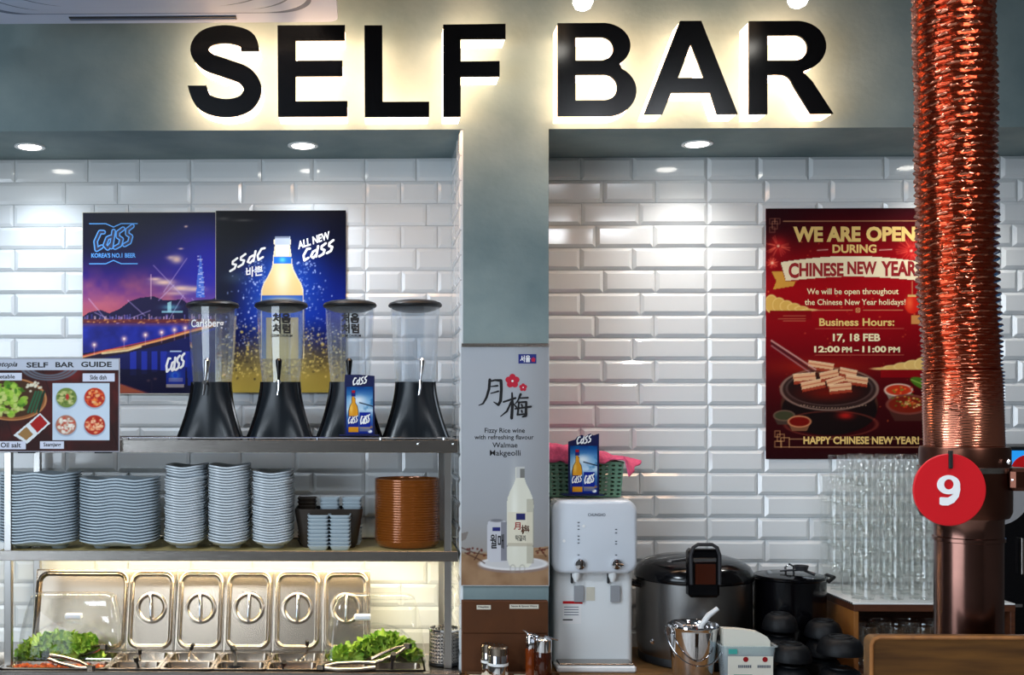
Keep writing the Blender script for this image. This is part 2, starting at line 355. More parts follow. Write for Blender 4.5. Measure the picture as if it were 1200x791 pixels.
# ------------------------------------------------------------------ printed pictures (vertex colours on a flat sheet)
class Cv:
    def __init__(s, x0, y0, x1, y1, ss=1.3, base=(0, 0, 0)):
        s.b = (x0, y0, x1, y1); s.nx = int((x1-x0)*ss); s.ny = int((y1-y0)*ss); s.ss = ss
        s.X, s.Y = np.meshgrid(np.linspace(x0, x1, s.nx+1), np.linspace(y0, y1, s.ny+1))
        s.a = np.zeros((s.ny+1, s.nx+1, 3))+np.array(base)/255.0
    def mix(s, k, col):
        k = np.clip(k, 0, 1)[..., None]; s.a = s.a*(1-k)+(np.array(col)/255.0)*k
    def grad(s, stops):
        ys = [p[0] for p in stops]
        for c in range(3): s.a[..., c] = np.interp(s.Y, ys, [p[1][c]/255.0 for p in stops])
    def ell(s, cx, cy, rx, ry, col, al=1.0, rot=0.0):
        dx, dy = s.X-cx, s.Y-cy; c, t = math.cos(rot), math.sin(rot); u, v = dx*c+dy*t, -dx*t+dy*c
        d = np.sqrt((u/rx)**2+(v/ry)**2); s.mix(al*np.clip((1-d)*min(rx, ry)+0.5, 0, 1), col)
    def ring(s, cx, cy, rx, ry, w, col, al=1.0):
        d = np.sqrt(((s.X-cx)/rx)**2+((s.Y-cy)/ry)**2); s.mix(al*np.clip(w/2-np.abs(d-1)*min(rx, ry)+.5, 0, 1), col)
    def glow(s, cx, cy, rx, ry, col, al=1.0):
        s.mix(al*np.exp(-((s.X-cx)/rx)**2-((s.Y-cy)/ry)**2), col)
    def poly(s, pts, col, al=1.0):
        ins = np.zeros(s.X.shape, bool); n = len(pts)
        for i in range(n):
            (xa, ya), (xb, yb) = pts[i], pts[(i+1) % n]
            if ya == yb: continue
            ins ^= ((ya > s.Y) != (yb > s.Y)) & (s.X < (xb-xa)*(s.Y-ya)/(yb-ya)+xa)
        s.mix(al*ins.astype(float), col)
    def rect(s, x0, y0, x1, y1, col, al=1.0): s.mix(al*((s.X >= x0) & (s.X <= x1) & (s.Y >= y0) & (s.Y <= y1)), col)
    def line(s, pts, w, col, al=1.0):
        best = np.full(s.X.shape, 1e9)
        for (xa, ya), (xb, yb) in zip(pts[:-1], pts[1:]):
            dx, dy = xb-xa, yb-ya; t = np.clip(((s.X-xa)*dx+(s.Y-ya)*dy)/(dx*dx+dy*dy+1e-9), 0, 1)
            best = np.minimum(best, np.hypot(s.X-xa-t*dx, s.Y-ya-t*dy))
        s.mix(al*np.clip(w/2-best+0.5, 0, 1), col)
    def dots(s, n, fx, r, col, al=0.9):
        for _ in range(n):
            x, y = fx(); s.ell(x, y, r*(.4+random.random()), r*(.4+random.random()), col, al*random.random())
    def noise(s, sc, seed=0):
        r = np.random.RandomState(seed); out = 0; amp = 1
        for o in range(4):
            gx = max(2, int((s.b[2]-s.b[0])/sc*2**o)+2); gy = max(2, int((s.b[3]-s.b[1])/sc*2**o)+2)
            g = r.rand(gy, gx); u = np.linspace(0, gx-1.001, s.X.shape[1]); v = np.linspace(0, gy-1.001, s.X.shape[0])
            ui, vi = u.astype(int), v.astype(int); uf, vf = (u-ui)[None, :], (v-vi)[:, None]
            uf = uf*uf*(3-2*uf); vf = vf*vf*(3-2*vf)
            q = (g[np.ix_(vi, ui)]*(1-uf)+g[np.ix_(vi, ui+1)]*uf)*(1-vf)+(g[np.ix_(vi+1, ui)]*(1-uf)+g[np.ix_(vi+1, ui+1)]*uf)*vf
            out = out+q*amp; amp *= .5
        return (out/1.875-0.5)*2
    def sheet(s, name, Y, m, parent, keep=None, off=0.0):
        x0, y0, x1, y1 = s.b; pc = (x0+x1)/2; nx, ny = s.nx, s.ny
        X = np.linspace(XX(x0, Y), XX(x1, Y), nx+1); Zc = np.linspace(ZZ(y0, Y, pc), ZZ(y1, Y, pc), ny+1)
        gx, gz = np.meshgrid(X, Zc); co = np.stack([gx, np.full(gx.shape, Y-off), gz], -1).reshape(-1, 3)-np.array(wl(parent))
        j, i = np.meshgrid(np.arange(ny), np.arange(nx), indexing='ij'); a0 = (j*(nx+1)+i).ravel()
        fc = np.stack([a0+nx+1, a0+nx+2, a0+1, a0], 1)
        me = bpy.data.meshes.new(name); me.vertices.add(len(co)); me.vertices.foreach_set('co', co.astype('f').ravel())
        me.loops.add(fc.size); me.loops.foreach_set('vertex_index', fc.astype('i').ravel())
        me.polygons.add(len(fc)); me.polygons.foreach_set('loop_start', np.arange(0, fc.size, 4, dtype='i'))
        me.update(calc_edges=True)
        L = np.where(s.a <= 0.04045, s.a/12.92, ((s.a+0.055)/1.055)**2.4)
        at = me.color_attributes.new('print', 'FLOAT_COLOR', 'POINT')
        at.data.foreach_set('color', np.concatenate([L.reshape(-1, 3), np.ones((len(co), 1))], 1).astype('f').ravel())
        me.materials.append(M[m]); o = bpy.data.objects.new(name, me); C.objects.link(o); o.parent = parent; return o
def backing(x0, y0, x1, y1, Y, th, m, parent, name='backing_board', pad=0.0):
    pc = (x0+x1)/2
    return MB().box(XX(x0, Y)-pad, Y+0.0004, ZZ(y1, Y, pc)-pad, XX(x1, Y)+pad, Y+0.0004+th, ZZ(y0, Y, pc)+pad).build(name, m, parent, smooth=0)

# ================================================================== THE ROOM
Y1, Y2 = 3.33, 3.70                 # front of bulkhead and column / tiled back wall
CEIL = 3.0
ZS = ZZ(152, Y1, 440)               # soffit height
CXL, CXR = XX(543, Y1), XX(643, Y1) # column
XL, XR = -2.35, 2.55; YB = -2.4
struct(MB().box(XL-.1, YB-.1, -.1, XR+.1, Y2+.2, 0).build('floor', 'floor_grey', smooth=0))
struct(MB().box(XL-.1, YB-.1, CEIL, XR+.1, Y2+.2, CEIL+.1).build('ceiling', 'ceiling_dark', smooth=0))
struct(MB().box(XR, YB-.1, 0, XR+.1, Y2+.2, CEIL).build('wall_right', 'wall_dark', smooth=0))
struct(MB().box(XL, YB-.1, 0, XR, YB, CEIL).build('wall_rear', 'wall_dark', smooth=0))
wl_ = MB().box(XL-.1, YB-.1, 0, XL, -1.7, CEIL).box(XL-.1, 1.5, 0, XL, Y2+.2, CEIL).box(XL-.1, -1.7, 0, XL, 1.5, .75).box(XL-.1, -1.7, 2.65, XL, 1.5, CEIL)
struct(wl_.build('wall_left', 'wall_dark', smooth=0))
wn = MB()
for a_, b_, c_, d_ in ((-1.7, .75, 1.5, .8), (-1.7, 2.6, 1.5, 2.65), (-1.7, .8, -1.65, 2.6), (1.45, .8, 1.5, 2.6), (-.13, .8, -.07, 2.6)): wn.box(XL-.08, a_, b_, XL-.02, c_, d_)
wn = struct(wn.build('window_1', 'window_frame', smooth=0))
MB().box(XL-.055, -1.65, .8, XL-.05, -.13, 2.6).build('pane', 'window_glass', wn, smooth=0)
MB().box(XL-.055, -.07, .8, XL-.05, 1.45, 2.6).build('pane', 'window_glass', wn, smooth=0)
for x, y, q_ in ((-1.2, 1.5, 'nearest the buffet'), (-1.2, -0.6, 'in the rear left corner'), (1.2, 1.3, 'nearest the copper duct'), (1.5, -0.6, 'in the rear right corner')):
    pl = thing('fill_panel_lamp', 'added square fill lamp panel in the unseen ceiling '+q_, 'lamp', (x, y, CEIL), 'added fill panels over the dining room')  # out of view, added to light the alcoves from the front
    MB().box(x-.31, y-.31, CEIL-.05, x+.31, y+.31, CEIL).build('frame', 'ac_white', pl, smooth=0)
    MB().box(x-.29, y-.29, CEIL-.055, x+.29, y+.29, CEIL-.0505).build('diffuser', 'fill_glow', pl, smooth=0)
struct(MB().box(XL, Y1, ZS, XR, Y2+.15, CEIL).build('wall_bulkhead', 'plaster', smooth=0))
struct(MB().box(CXL, Y1, 0, CXR, Y2+.02, ZS).build('wall_column', 'plaster', smooth=0))

# tiled back walls: each tile with a raised bevelled face
tile_cache = {}
def tile_mesh(w, h, d=0.008, b=0.011):
    k = (round(w, 4), round(h, 4), d)
    if k not in tile_cache:
        x, z = w/2-.0012, h/2-.0012; bx, bz = max(.002, x-b), max(.002, z-b)
        v = [(-x, 0, -z), (x, 0, -z), (x, 0, z), (-x, 0, z), (-x, -.004, -z), (x, -.004, -z), (x, -.004, z), (-x, -.004, z),
             (-bx, -d, -bz), (bx, -d, -bz), (bx, -d, bz), (-bx, -d, bz)]
        f = [(0, 1, 5, 4), (1, 2, 6, 5), (2, 3, 7, 6), (3, 0, 4, 7), (4, 5, 9, 8), (5, 6, 10, 9), (6, 7, 11, 10), (7, 4, 8, 11), (8, 9, 10, 11)]
        tile_cache[k] = MB().add(v, f).mesh('tile', 'tile_white', smooth=0)
    return tile_cache[k]
ROWS = [212+26.25*k for k in range(-1, 24)]      # row boundaries in the photograph, px
def tile_wall(name, xa, xb, pats, z_low, relief=0.008):
    w = struct(MB().box(xa, Y2+.012, z_low, xb, Y2+.1, ZS).build(name, 'grout', smooth=0, origin=(0, 0, 0)))
    for r in range(len(ROWS)-1):
        zt = ZZ(ROWS[r], Y2); zb = ZZ(ROWS[r+1], Y2)
        if r == 0: zt = ZS
        if zb < z_low: break
        js = [XX(p+random.uniform(-.8, .8), Y2) for p in pats[r % len(pats)]]
        js = [xa]+[j for j in js if xa+.02 < j < xb-.02]+[xb]
        for a, b in zip(js[:-1], js[1:]):
            o = bpy.data.objects.new('tile', tile_mesh(b-a, zt-zb, relief)); C.objects.link(o); o.parent = w
            o.location = ((a+b)/2, Y2+.012+random.uniform(-.0008, .0005), (zt+zb)/2)
            o.rotation_euler = (random.uniform(-.004, .004), 0, random.uniform(-.004, .004))
    return w
LA = [16, 103, 163, 223, 307, 367, 428, 488]; LB = [-10, 76, 137, 223, 283, 345, 428, 470, 513]; LC = [16, 110, 150, 223, 296, 367, 428, 500]
tile_wall('wall_back_left', XX(-160, Y2), CXL, [[-130, -60]+LA, [-100]+LB, [-130, -60]+LC, [-100]+LB], ZZ(790, Y2))
RA = [681, 742, 830, 889, 949, 1037, 1098, 1174, 1234, 1300]; RB = [707, 768, 830, 897, 975, 1060, 1130, 1194, 1270]
RC = [681, 750, 830, 889, 960, 1037, 1098, 1174, 1234, 1300]; RD = [698, 767, 830, 897, 975, 1050, 1130, 1188, 1260]
tile_wall('wall_back_right', CXR, XX(1330, Y2), [RA, RB, RC, RD], ZZ(800, Y2), 0.012)
# tiles on the column's side facing the left alcove
wside = struct(MB().box(CXL-.004, Y1+.004, .7, CXL-.0005, Y2, ZS).build('wall_alcove_side', 'grout', smooth=0))
for r in range(len(ROWS)-1):
    zt = ZZ(ROWS[r], Y2) if r else ZS; zb = ZZ(ROWS[r+1], Y2)
    if zb < .8: break
    cuts = [Y1+.004, Y1+.21, Y2-.02] if r % 2 else [Y1+.004, Y1+.09, Y2-.02]
    for a, b in zip(cuts[:-1], cuts[1:]):
        o = bpy.data.objects.new('tile', tile_mesh(b-a, zt-zb)); C.objects.link(o); o.parent = wside
        o.location = (CXL-.004, (a+b)/2, (zt+zb)/2); o.rotation_euler = (0, 0, -PI/2)

# soffit downlights
for i, (px, lab) in enumerate(((-250, None), (35, 'round white downlight in the soffit at the far left'), (355, 'round white downlight in the soffit under the sign letter E'),
                               (817, 'round white downlight in the soffit under the sign letter A'), (1128, 'round white downlight in the soffit behind the copper duct'))):
    Yd = 3.52; x = XX(px, Yd)
    t = thing('downlight', lab or 'round white downlight in the soffit left of the others', 'downlight', (x, Yd, ZS))
    MB().lathe([(.038, -.004), (.048, -.004), (.048, .0), (.036, .0)], (x, Yd, ZS), 32, cap0=False, cap1=False).build('trim_ring', 'white_plastic', t)
    MB().lathe([(.036, -.0035), (.030, -.006)], (x, Yd, ZS), 24).build('lens', 'lamp_glow', t)
    cool = px < 540
    spot('downlight_beam', (x, Yd, ZS-.02), (x, Yd+.06, 0), 11 if cool else 10, (.80, .90, 1.0) if cool else (1.0, .96, .90), 125, 1.0, .035)

# spotlights above the letters
for px, lab in ((683, 'small round spotlight above the sign letter B'), (935, 'small round spotlight above the sign letter R')):
    Ys = 3.02; x = XX(px, Ys); z = ZZ(5 if px < 800 else 2, Ys, px)
    t = thing('spotlight', lab, 'spotlight', (x, Ys, CEIL))
    MB().lathe([(.008, z+.09), (.008, CEIL)], (x, Ys, 0), 10).build('stem', 'white_plastic', t)
    MB().lathe([(.026, z+.012), (.030, z+.02), (.030, z+.095), (.012, z+.105)], (x, Ys, 0), 24).build('lamp_head', 'white_plastic', t)
    MB().lathe([(.006, z-.017), (.020, z-.010), (.027, z+.004), (.026, z+.014)], (x, Ys, 0), 24).build('bulb', 'lamp_glow', t)
    spot('spotlight_beam', (x, Ys, z-.03), (x, 3.2, 0), 3, (1, .97, .95), 120, 1.0, .03)

# ------------------------------------------------------------------ the lit sign SELF BAR
Y_SIGN = 3.222
def arc(cx, cy, rx, ry, a0, a1, n=14):
    return [(cx+rx*math.cos(math.radians(a0+(a1-a0)*k/n)), cy-ry*math.sin(math.radians(a0+(a1-a0)*k/n))) for k in range(n+1)]
def spath():
    pts = [(293.5, 60), (288, 46), (265, 40), (242, 44.5), (233.5, 58), (243, 71.5), (265, 80), (287, 89), (296, 105), (287, 121), (264, 126.5), (240, 119.5), (230.5, 100)]
    P = [Vector(p) for p in pts]; out = []
    for i in range(len(P)-1):
        a, b, c, d = P[max(i-1, 0)], P[i], P[i+1], P[min(i+2, len(P)-1)]
        for k in range(6):
            t = k/6; out.append(0.5*((2*b)+(c-a)*t+(2*a-5*b+4*c-d)*t*t+(3*b-a-3*c+d)*t**3))
    out.append(P[-1]); L, R = [], []
    for i, p in enumerate(out):
        t = (out[min(i+1, len(out)-1)]-out[max(i-1, 0)]).normalized()
        if i == 0: t = Vector((0, -1))
        if i == len(out)-1: t = Vector((0.0, -1))
        n = Vector((-t.y, t.x)); w = 10.6
        L.append(tuple(p+n*w)); R.append(tuple(p-n*w))
    return [L+R[::-1]]
GL = {
 'S': spath(),
 'E': [[(325.2, 29.4), (404.3, 29.4), (404.3, 47.4), (346.8, 47.4), (346.8, 71), (401.4, 71), (401.4, 89.4), (346.8, 89.4), (346.8, 118.5), (407.3, 118.5), (407.3, 136.5), (325.8, 136.5)]],
 'L': [[(427, 29.4), (448, 29.4), (448.5, 119.2), (503, 119.2), (503, 137), (427.5, 137)]],
 'F': [[(519.3, 28.5), (592.6, 28), (592.6, 45.6), (540, 45.8), (540, 71.8), (585.6, 71.6), (585.6, 89.6), (540, 89.8), (540, 136.5), (519.5, 136.5)]],
 'B': [[(653.4, 26.8), (705, 26.8)]+arc(706, 53.5, 33, 26.8, 84, -52)+arc(713, 106.5, 33, 29.5, 62, -90)+[(653.4, 136)],
       [(674.5, 43.6), (704, 43.6)]+arc(704, 57.2, 14.5, 13.6, 80, -80, 10)+[(704, 70.8), (674.5, 70.8)],
       [(674.5, 87.5), (708, 87.5)]+arc(708, 102.5, 15, 15, 80, -80, 10)+[(708, 117.5), (674.5, 117.5)]],
 'A': [[(797, 24.4), (822, 24.4), (864.8, 133.9), (840.4, 133.9), (832.3, 108.5), (786.8, 108.5), (776.3, 133.9), (754.6, 133.9)],
       [(809.7, 51.8), (794.6, 91.2), (824.6, 91.2)]],
 'R': [[(877.8, 24.4), (934, 24.4)]+arc(934, 54, 34.5, 29.6, 84, -72)+[(941.5, 84.5), (952, 95), (976.8, 133.4), (950, 133.4), (931, 103)]+arc(915, 103, 14, 15.4, 20, 88, 6)+[(899.5, 87.5), (899.5, 133.6), (877.8, 133.6)],
       [(899.5, 41.4), (931, 41.4)]+arc(931, 56, 15, 14.7, 82, -82, 10)+[(931, 70.8), (899.5, 70.8)]],
}
SD = {'S': 'first letter of the sign, a glossy black backlit S', 'E': 'glossy black backlit letter E with three arms', 'L': 'glossy black backlit letter L between E and F',
      'F': 'glossy black backlit letter F, last of its word', 'B': 'glossy black backlit letter B opening the second word', 'A': 'glossy black backlit letter A with a pointed crossbar gap', 'R': 'glossy black backlit letter R, last of the sign'}
for ch, loops in GL.items():
    xs = [p[0] for p in loops[0]]; ys = [p[1] for p in loops[0]]; pc = (min(xs)+max(xs))/2
    t = thing('sign_letter', SD[ch], 'sign letter', (XX(pc, Y_SIGN), Y1, ZZ(max(ys), Y_SIGN, pc)), 'letters of the lit sign')
    outline_mesh(loops, Y_SIGN, Y_SIGN+.008, 'letter_face', 'black_face', t, pc)
    outline_mesh(loops, Y_SIGN+.0085, Y1-.022, 'light_body', 'letter_light', t, pc, grow=-.0012)

# ------------------------------------------------------------------ ceiling cassette air conditioner
AZ = ZZ(27, 3.1, 200); ay1 = 3.1; aw = .508; acx = XX(183, 3.1); acy = ay1-aw
ac = thing('air_conditioner', 'white ceiling cassette air conditioner at the upper left', 'air conditioner', (acx, acy, AZ))
m_ = MB(); m_.loft([rrect(acx, acy, 2*aw, 2*aw, .03, AZ), rrect(acx, acy, 2*aw, 2*aw, .03, AZ+.03), rrect(acx, acy, 1.8*aw, 1.8*aw, .03, AZ+.05), rrect(acx, acy, 1.7*aw, 1.7*aw, .03, CEIL)])
m_.build('casing', 'ac_white', ac)
for k, (w, zz, mm) in enumerate(((.87, -.003, 'ac_groove'), (.855, -.007, 'ac_white'), (.80, -.0085, 'ac_groove'), (.79, -.012, 'ac_white'), (.715, -.0135, 'ac_groove'), (.705, -.017, 'ac_white'))):
    MB().loft([rrect(acx, acy, w*1.02, w*.98, .10+.02*k, AZ-.0001+(zz if k == 0 else zz+.004), 10), rrect(acx, acy, w, w*.96, .10+.02*k, AZ+zz, 10)]).build('frame_ring' if k < 5 else 'grille', mm, ac, smooth=25)
for dx, dy, wx, wy in ((0, .464, .46, .022), (0, -.464, .46, .022), (.464, 0, .022, .46), (-.464, 0, .022, .46)):
    MB().box(acx+dx-wx/2, acy+dy-wy/2, AZ-.0035, acx+dx+wx/2, acy+dy+wy/2, AZ+.001).build('louvre_slot', 'dark_grey', ac, smooth=0)
    MB().box(acx+dx-wx/2+.003, acy+dy-wy/2+.009 if wy < .1 else acy+dy-wy/2+.003, AZ-.005, acx+dx+wx/2-.003 if wx > .1 else acx+dx+wx/2-.009, acy+dy+wy/2-.003, AZ-.003).build('louvre', 'ac_groove', ac, smooth=0)

# ================================================================== POSTERS
YP = Y2-.006
def warm(x): return x
# --- left poster: city at night
A = Cv(97, 249, 252.5, 461, 1.35)
A.grad([(249, (4, 4, 30)), (290, (10, 6, 66)), (320, (40, 14, 120)), (340, (110, 50, 130)), (355, (176, 84, 124)), (372, (200, 92, 100)), (378, (50, 20, 80)), (380, (20, 16, 80)), (461, (10, 10, 70))])
n = A.noise(38, 3)
A.mix(np.clip(n*1.2+.1, 0, .6)*np.exp(-((A.Y-345)/26)**2), (236, 130, 110))
A.glow(240, 320, 40, 60, (20, 50, 200), .55); A.glow(110, 275, 40, 30, (2, 2, 24), .8)
A.mix(np.clip((A.X-150)/100, 0, 1)*np.exp(-((A.Y-300)/28)**2)*.5, (40, 20, 190))
for cx, cy, rx, ry, al in ((207, 304, 7, 5, .9), (200, 302, 5, 2.5, .7), (192, 331, 13, 3.5, .95), (182, 327, 7, 2, .9), (212, 338, 13, 3.5, .95), (228, 339, 11, 3, .8), (206, 344, 14, 2, .6), (212, 291.5, 3, 1, .9), (218, 265.5, 2, 1.2, 1)):
    A.glow(cx, cy, rx, ry, (252, 214, 190), al)
A.poly([(97, 371), (104, 366), (118, 363), (128, 367), (140, 362), (152, 353), (164, 349), (180, 347), (192, 352), (214, 351), (225, 360), (253, 349), (253, 376), (97, 378)], (22, 14, 62))
for p in (((180, 311), (217, 350)), ((219, 303), (192, 342)), ((186, 352), (204, 334)), ((150, 352), (170, 370)), ((111, 366), (140, 380)), ((176, 364), (130, 382)), ((215, 346), (196, 378)), ((104, 350), (124, 374)), ((225, 350), (246, 374))):
    A.line(p, 1.1, (214, 190, 240), .55)
A.line([(177, 322), (177, 350)], 1.2, (240, 190, 210), .8)
A.poly([(235, 296), (238.5, 327), (240, 349), (229.5, 349), (231, 327)], (70, 110, 220)); 
for k in range(26): A.rect(231+random.random()*6, 300+k*1.9, 233+random.random()*7, 301+k*1.9, (220, 225, 250), .75)
A.glow(200, 360, 10, 3, (120, 220, 230), .6); A.poly([(196, 355), (201, 353), (201, 366), (196, 366)], (170, 225, 235), .8); A.rect(190, 364, 214, 366.5, (150, 210, 225), .8)
for k in range(90):
    x = random.uniform(97, 252); h = random.uniform(2, 7); A.rect(x, 375-h, x+random.uniform(.8, 2), 375, random.choice([(120, 110, 190), (190, 150, 210), (70, 60, 150), (230, 190, 200)]), .55)
A.rect(97, 374, 253, 378.5, (120, 40, 40), .8)
for k in range(60): A.ell(random.uniform(97, 252), random.uniform(374, 379), random.uniform(.6, 2), .8, (255, 180, 90), .8*random.random())
A.grad_keep = None
k_ = ((A.Y > 379) & (A.Y < 461)).astype(float); A.mix(k_, (14, 20, 120)); nn = A.noise(18, 8)
A.mix(k_*np.clip(nn*.8+.4, 0, 1)*np.clip(1-(A.Y-379)/60, 0, 1)*.9, (38, 64, 214))
A.mix(k_*np.clip(1-(A.Y-379)/5, 0, 1)*.6, (150, 60, 70))
low = [(97, 428), (150, 415), (190, 403), (228, 389), (253, 380), (253, 461), (97, 461)]
A.poly([(97, 420), (150, 411), (253, 386), (253, 461), (97, 461)], (10, 14, 74), .8)
for x0 in (150, 163, 175, 186, 196, 205, 213): A.rect(x0+2.5, 412, x0+9.5, 440-(x0-150)*.15, (36, 56, 190), .75)
A.poly([(97, 414), (150, 405), (190, 396), (253, 378), (253, 384), (190, 404), (150, 413.5), (97, 424)], (30, 10, 40))
A.line([(97, 418), (125, 411), (150, 408), (190, 398), (225, 388), (253, 381)], 2.6, (250, 170, 100), .95)
A.line([(97, 417), (140, 407), (180, 398.5), (225, 386), (253, 379)], 1.1, (220, 60, 70), .95)
A.line([(120, 414), (150, 410.5), (165, 406)], 2.4, (255, 224, 160), .9)
for x, y in ((110.5, 404), (145.5, 397), (170.5, 392.5), (189.5, 389.5), (204.5, 386.5), (217, 384.5)):
    A.line([(x, y), (x, y+12)], .8, (230, 180, 200), .6); A.glow(x, y, 3.4, 3.4, (255, 190, 190), .9); A.ell(x, y, 1.2, 1.2, (255, 245, 235))
A.poly([(140, 450), (172, 461), (140, 461)], (206, 110, 60), .8); A.poly([(97, 440), (140, 448), (176, 461), (97, 461)], (150, 70, 50), .6)
A.line([(178, 446), (178, 461)], 1, (120, 90, 110), .7); A.glow(174, 446, 2, 1.5, (255, 190, 160)); A.glow(182, 444, 2, 1.5, (255, 190, 160))
A.poly([(140, 432), (253, 436), (253, 461), (176, 461), (140, 449)], (14, 10, 34), .75)
A.poly([(196, 412), (215, 412), (217, 418), (217, 450), (214, 454), (197, 454), (194.5, 450), (194.5, 418)], (16, 34, 130)); A.rect(199, 411, 213, 412.5, (180, 200, 230)); A.glow(205, 440, 6, 6, (60, 130, 230), .8); A.ell(205.5, 440, 2.5, 2.5, (20, 60, 190)); A.rect(194.5, 450, 216, 454, (200, 180, 150), .7); A.rect(198, 443, 214, 447, (170, 150, 170), .5)
A.poly([(219, 414), (226, 412), (228, 452), (220, 452)], (14, 40, 140), .8)
PO = lambda Y, px, py: (XX(px, Y), Y, ZZ(py, Y, px))
pa = thing('poster', 'glossy night city and river bridge poster on the tiles', 'poster', PO(YP, 175, 461), 'posters in the left alcove')
backing(97, 249, 252.5, 461, YP, .0015, 'paper', pa, 'paper_sheet', .0022); A.sheet('printed_picture', YP, 'poster_print', pa)
for zz in ((((105, 262), (124, 262), (133, 266), (142, 262), (161, 262))), (((105, 309), (124, 309), (133, 305), (142, 309), (161, 309)))):
    mb = MB(); ribbon(mb, [(XX(x, YP), ZZ(y, YP, 175)) for x, y in zz], 1.2*K(YP), YP-.0006); mb.build('neon_line', 'cyan_ink', pa, smooth=0)
strokes(CASS, (110, 266, 157, 293), YP, 'cyan_ink', pa, 5.6, slope=.14, thick=.0004)
strokes(CASS, (110, 266, 157, 293), YP, 'navy', pa, 2.8, slope=.14, thick=.0009)
text("KOREA'S NO.1 BEER", (107, 296.5, 159, 302), YP, 'cyan_ink', pa, 133, bold=.03)
strokes(CASS, (194, 415, 217, 436), YP, 'white_ink', pa, 2.6, slope=.25)
# --- right poster: bottle bursting out of gold
B = Cv(253, 247, 405, 460, 1.35)
B.grad([(247, (2, 3, 14)), (290, (4, 8, 44)), (330, (6, 18, 96)), (370, (12, 32, 140)), (400, (24, 26, 90)), (420, (90, 76, 50)), (440, (176, 150, 66)), (460, (196, 168, 74))])
B.glow(330, 340, 45, 50, (26, 96, 220), .75); B.glow(275, 262, 40, 30, (0, 0, 8), .9); B.glow(262, 340, 22, 60, (0, 2, 14), .75); B.glow(398, 270, 20, 40, (0, 2, 20), .6)
B.glow(275, 325, 14, 7, (70, 90, 100), .5); B.glow(262, 256, 8, 2, (120, 120, 110), .5); B.glow(285, 258, 12, 1.5, (130, 130, 120), .5)
def f1():
    a = random.gauss(0, 1); y = random.uniform(305, 405); sd = 10+(y-300)*.25; sgn = random.choice([-1, 1]); return 330+sgn*(18+abs(random.gauss(0, sd))), y
B.dots(420, f1, .9, (190, 205, 250), .95)
def f2(): return random.uniform(255, 404), random.triangular(385, 445, 430)
B.dots(520, f2, 1.3, (236, 208, 110), 1.0); B.dots(220, f2, 1.2, (60, 50, 40), .8); B.dots(160, lambda: (random.uniform(262, 400), random.triangular(370, 420, 400)), 1.1, (250, 236, 180), 1)
prof = [(281, 9), (286, 9), (287, 7.5), (300, 9.5), (310, 10.5), (316, 12), (324, 16), (332, 21), (340, 23.5), (360, 24), (420, 24)]
def bp(w0=0): return [(331-w-w0, y) for y, w in prof]+[(331+w+w0, y) for y, w in prof[::-1]]
B.poly(bp(1.2), (255, 240, 200), .9); B.poly(bp(), (240, 206, 140))
B.glow(331, 325, 9, 22, (255, 240, 206), .9); B.rect(322, 277, 340, 287, (176, 186, 204)); B.rect(322.5, 277, 339.5, 279, (120, 130, 150))
B.rect(323, 287, 339, 300, (214, 216, 226)); B.rect(321, 300.5, 341.5, 309, (30, 110, 220)); B.glow(331, 304.5, 4, 3, (90, 200, 250)); B.poly([(307, 346), (355, 346), (355, 420), (307, 420)], (24, 80, 190))
B.glow(331, 352, 20, 4, (250, 230, 170), .7); B.poly([(312, 372), (350, 372), (350, 420), (312, 420)], (214, 186, 120), .8); B.glow(331, 415, 30, 25, (236, 214, 130), .7)
pb = thing('poster', 'dark blue poster with a pale bottle bursting out of golden spray', 'poster', PO(YP, 330, 460), 'posters in the left alcove')
backing(253.4, 247, 405, 460, YP, .0015, 'black_ink', pb, 'paper_sheet', .001); B.sheet('printed_picture', YP, 'poster_print', pb)
SSAC = [[(u-2.05, v-.05) for u, v in CASS[3]], [(u-2.08, v) for u, v in CASS[4]], [(u+.93, v+.02) for u, v in CASS[1]], [(u+.93, v+.05) for u, v in CASS[2]], [(u+2.95, v) for u, v in CASS[0]]]
strokes(SSAC, (269, 290, 311, 317), YP, 'white_ink', pb, 2.5, slope=.36)
text('바쁜', (288, 312, 308, 324), YP, 'white_ink', pb, bold=.02, shear=.15, rot=.12)
text('ALL NEW', (347, 277, 388.5, 286), YP, 'white_ink', pb, bold=.035, shear=.3, rot=.32)
strokes(CASS, (354, 282, 392, 306), YP, 'white_ink', pb, 2.7, slope=.3)
# --- chinese new year poster
Dp = Cv(897.5, 244, 1106, 538, 1.2)
Dp.grad([(244, (44, 4, 12)), (262, (66, 6, 14)), (300, (128, 6, 16)), (340, (150, 8, 18)), (400, (116, 6, 16)), (430, (92, 6, 14)), (480, (56, 6, 10)), (538, (38, 4, 8))])
Dp.glow(1000, 340, 90, 60, (170, 8, 20), .6); Dp.glow(900, 260, 50, 40, (30, 2, 10), .7)
for cx, cy, r in ((912, 288, 13), (1068, 294, 16), (905, 308, 6), (1075, 315, 8)):
    Dp.glow(cx, cy, r*.8, r*.8, (230, 40, 40), .7)
    for k in range(26):
        a = random.uniform(0, 2*PI); Dp.line([(cx+r*.3*math.cos(a), cy+r*.3*math.sin(a)), (cx+r*random.uniform(.7, 1.3)*math.cos(a), cy+r*math.sin(a))], .8, (250, 120, 90), .45)
    Dp.glow(cx, cy, 1.6, 1.6, (255, 230, 190))
Dp.dots(140, lambda: (random.uniform(900, 1080), random.uniform(280, 500)), 1.0, (240, 120, 60), .7)
G = (222, 180, 110)
for y in (259, 514.5): Dp.line([(918 if y < 300 else 925, y), (1104, y)], 1.0 if y < 300 else .8, (220, 170, 120), .8)
Dp.line([(925, 524), (1104, 524)], 1, (220, 170, 120), .8)
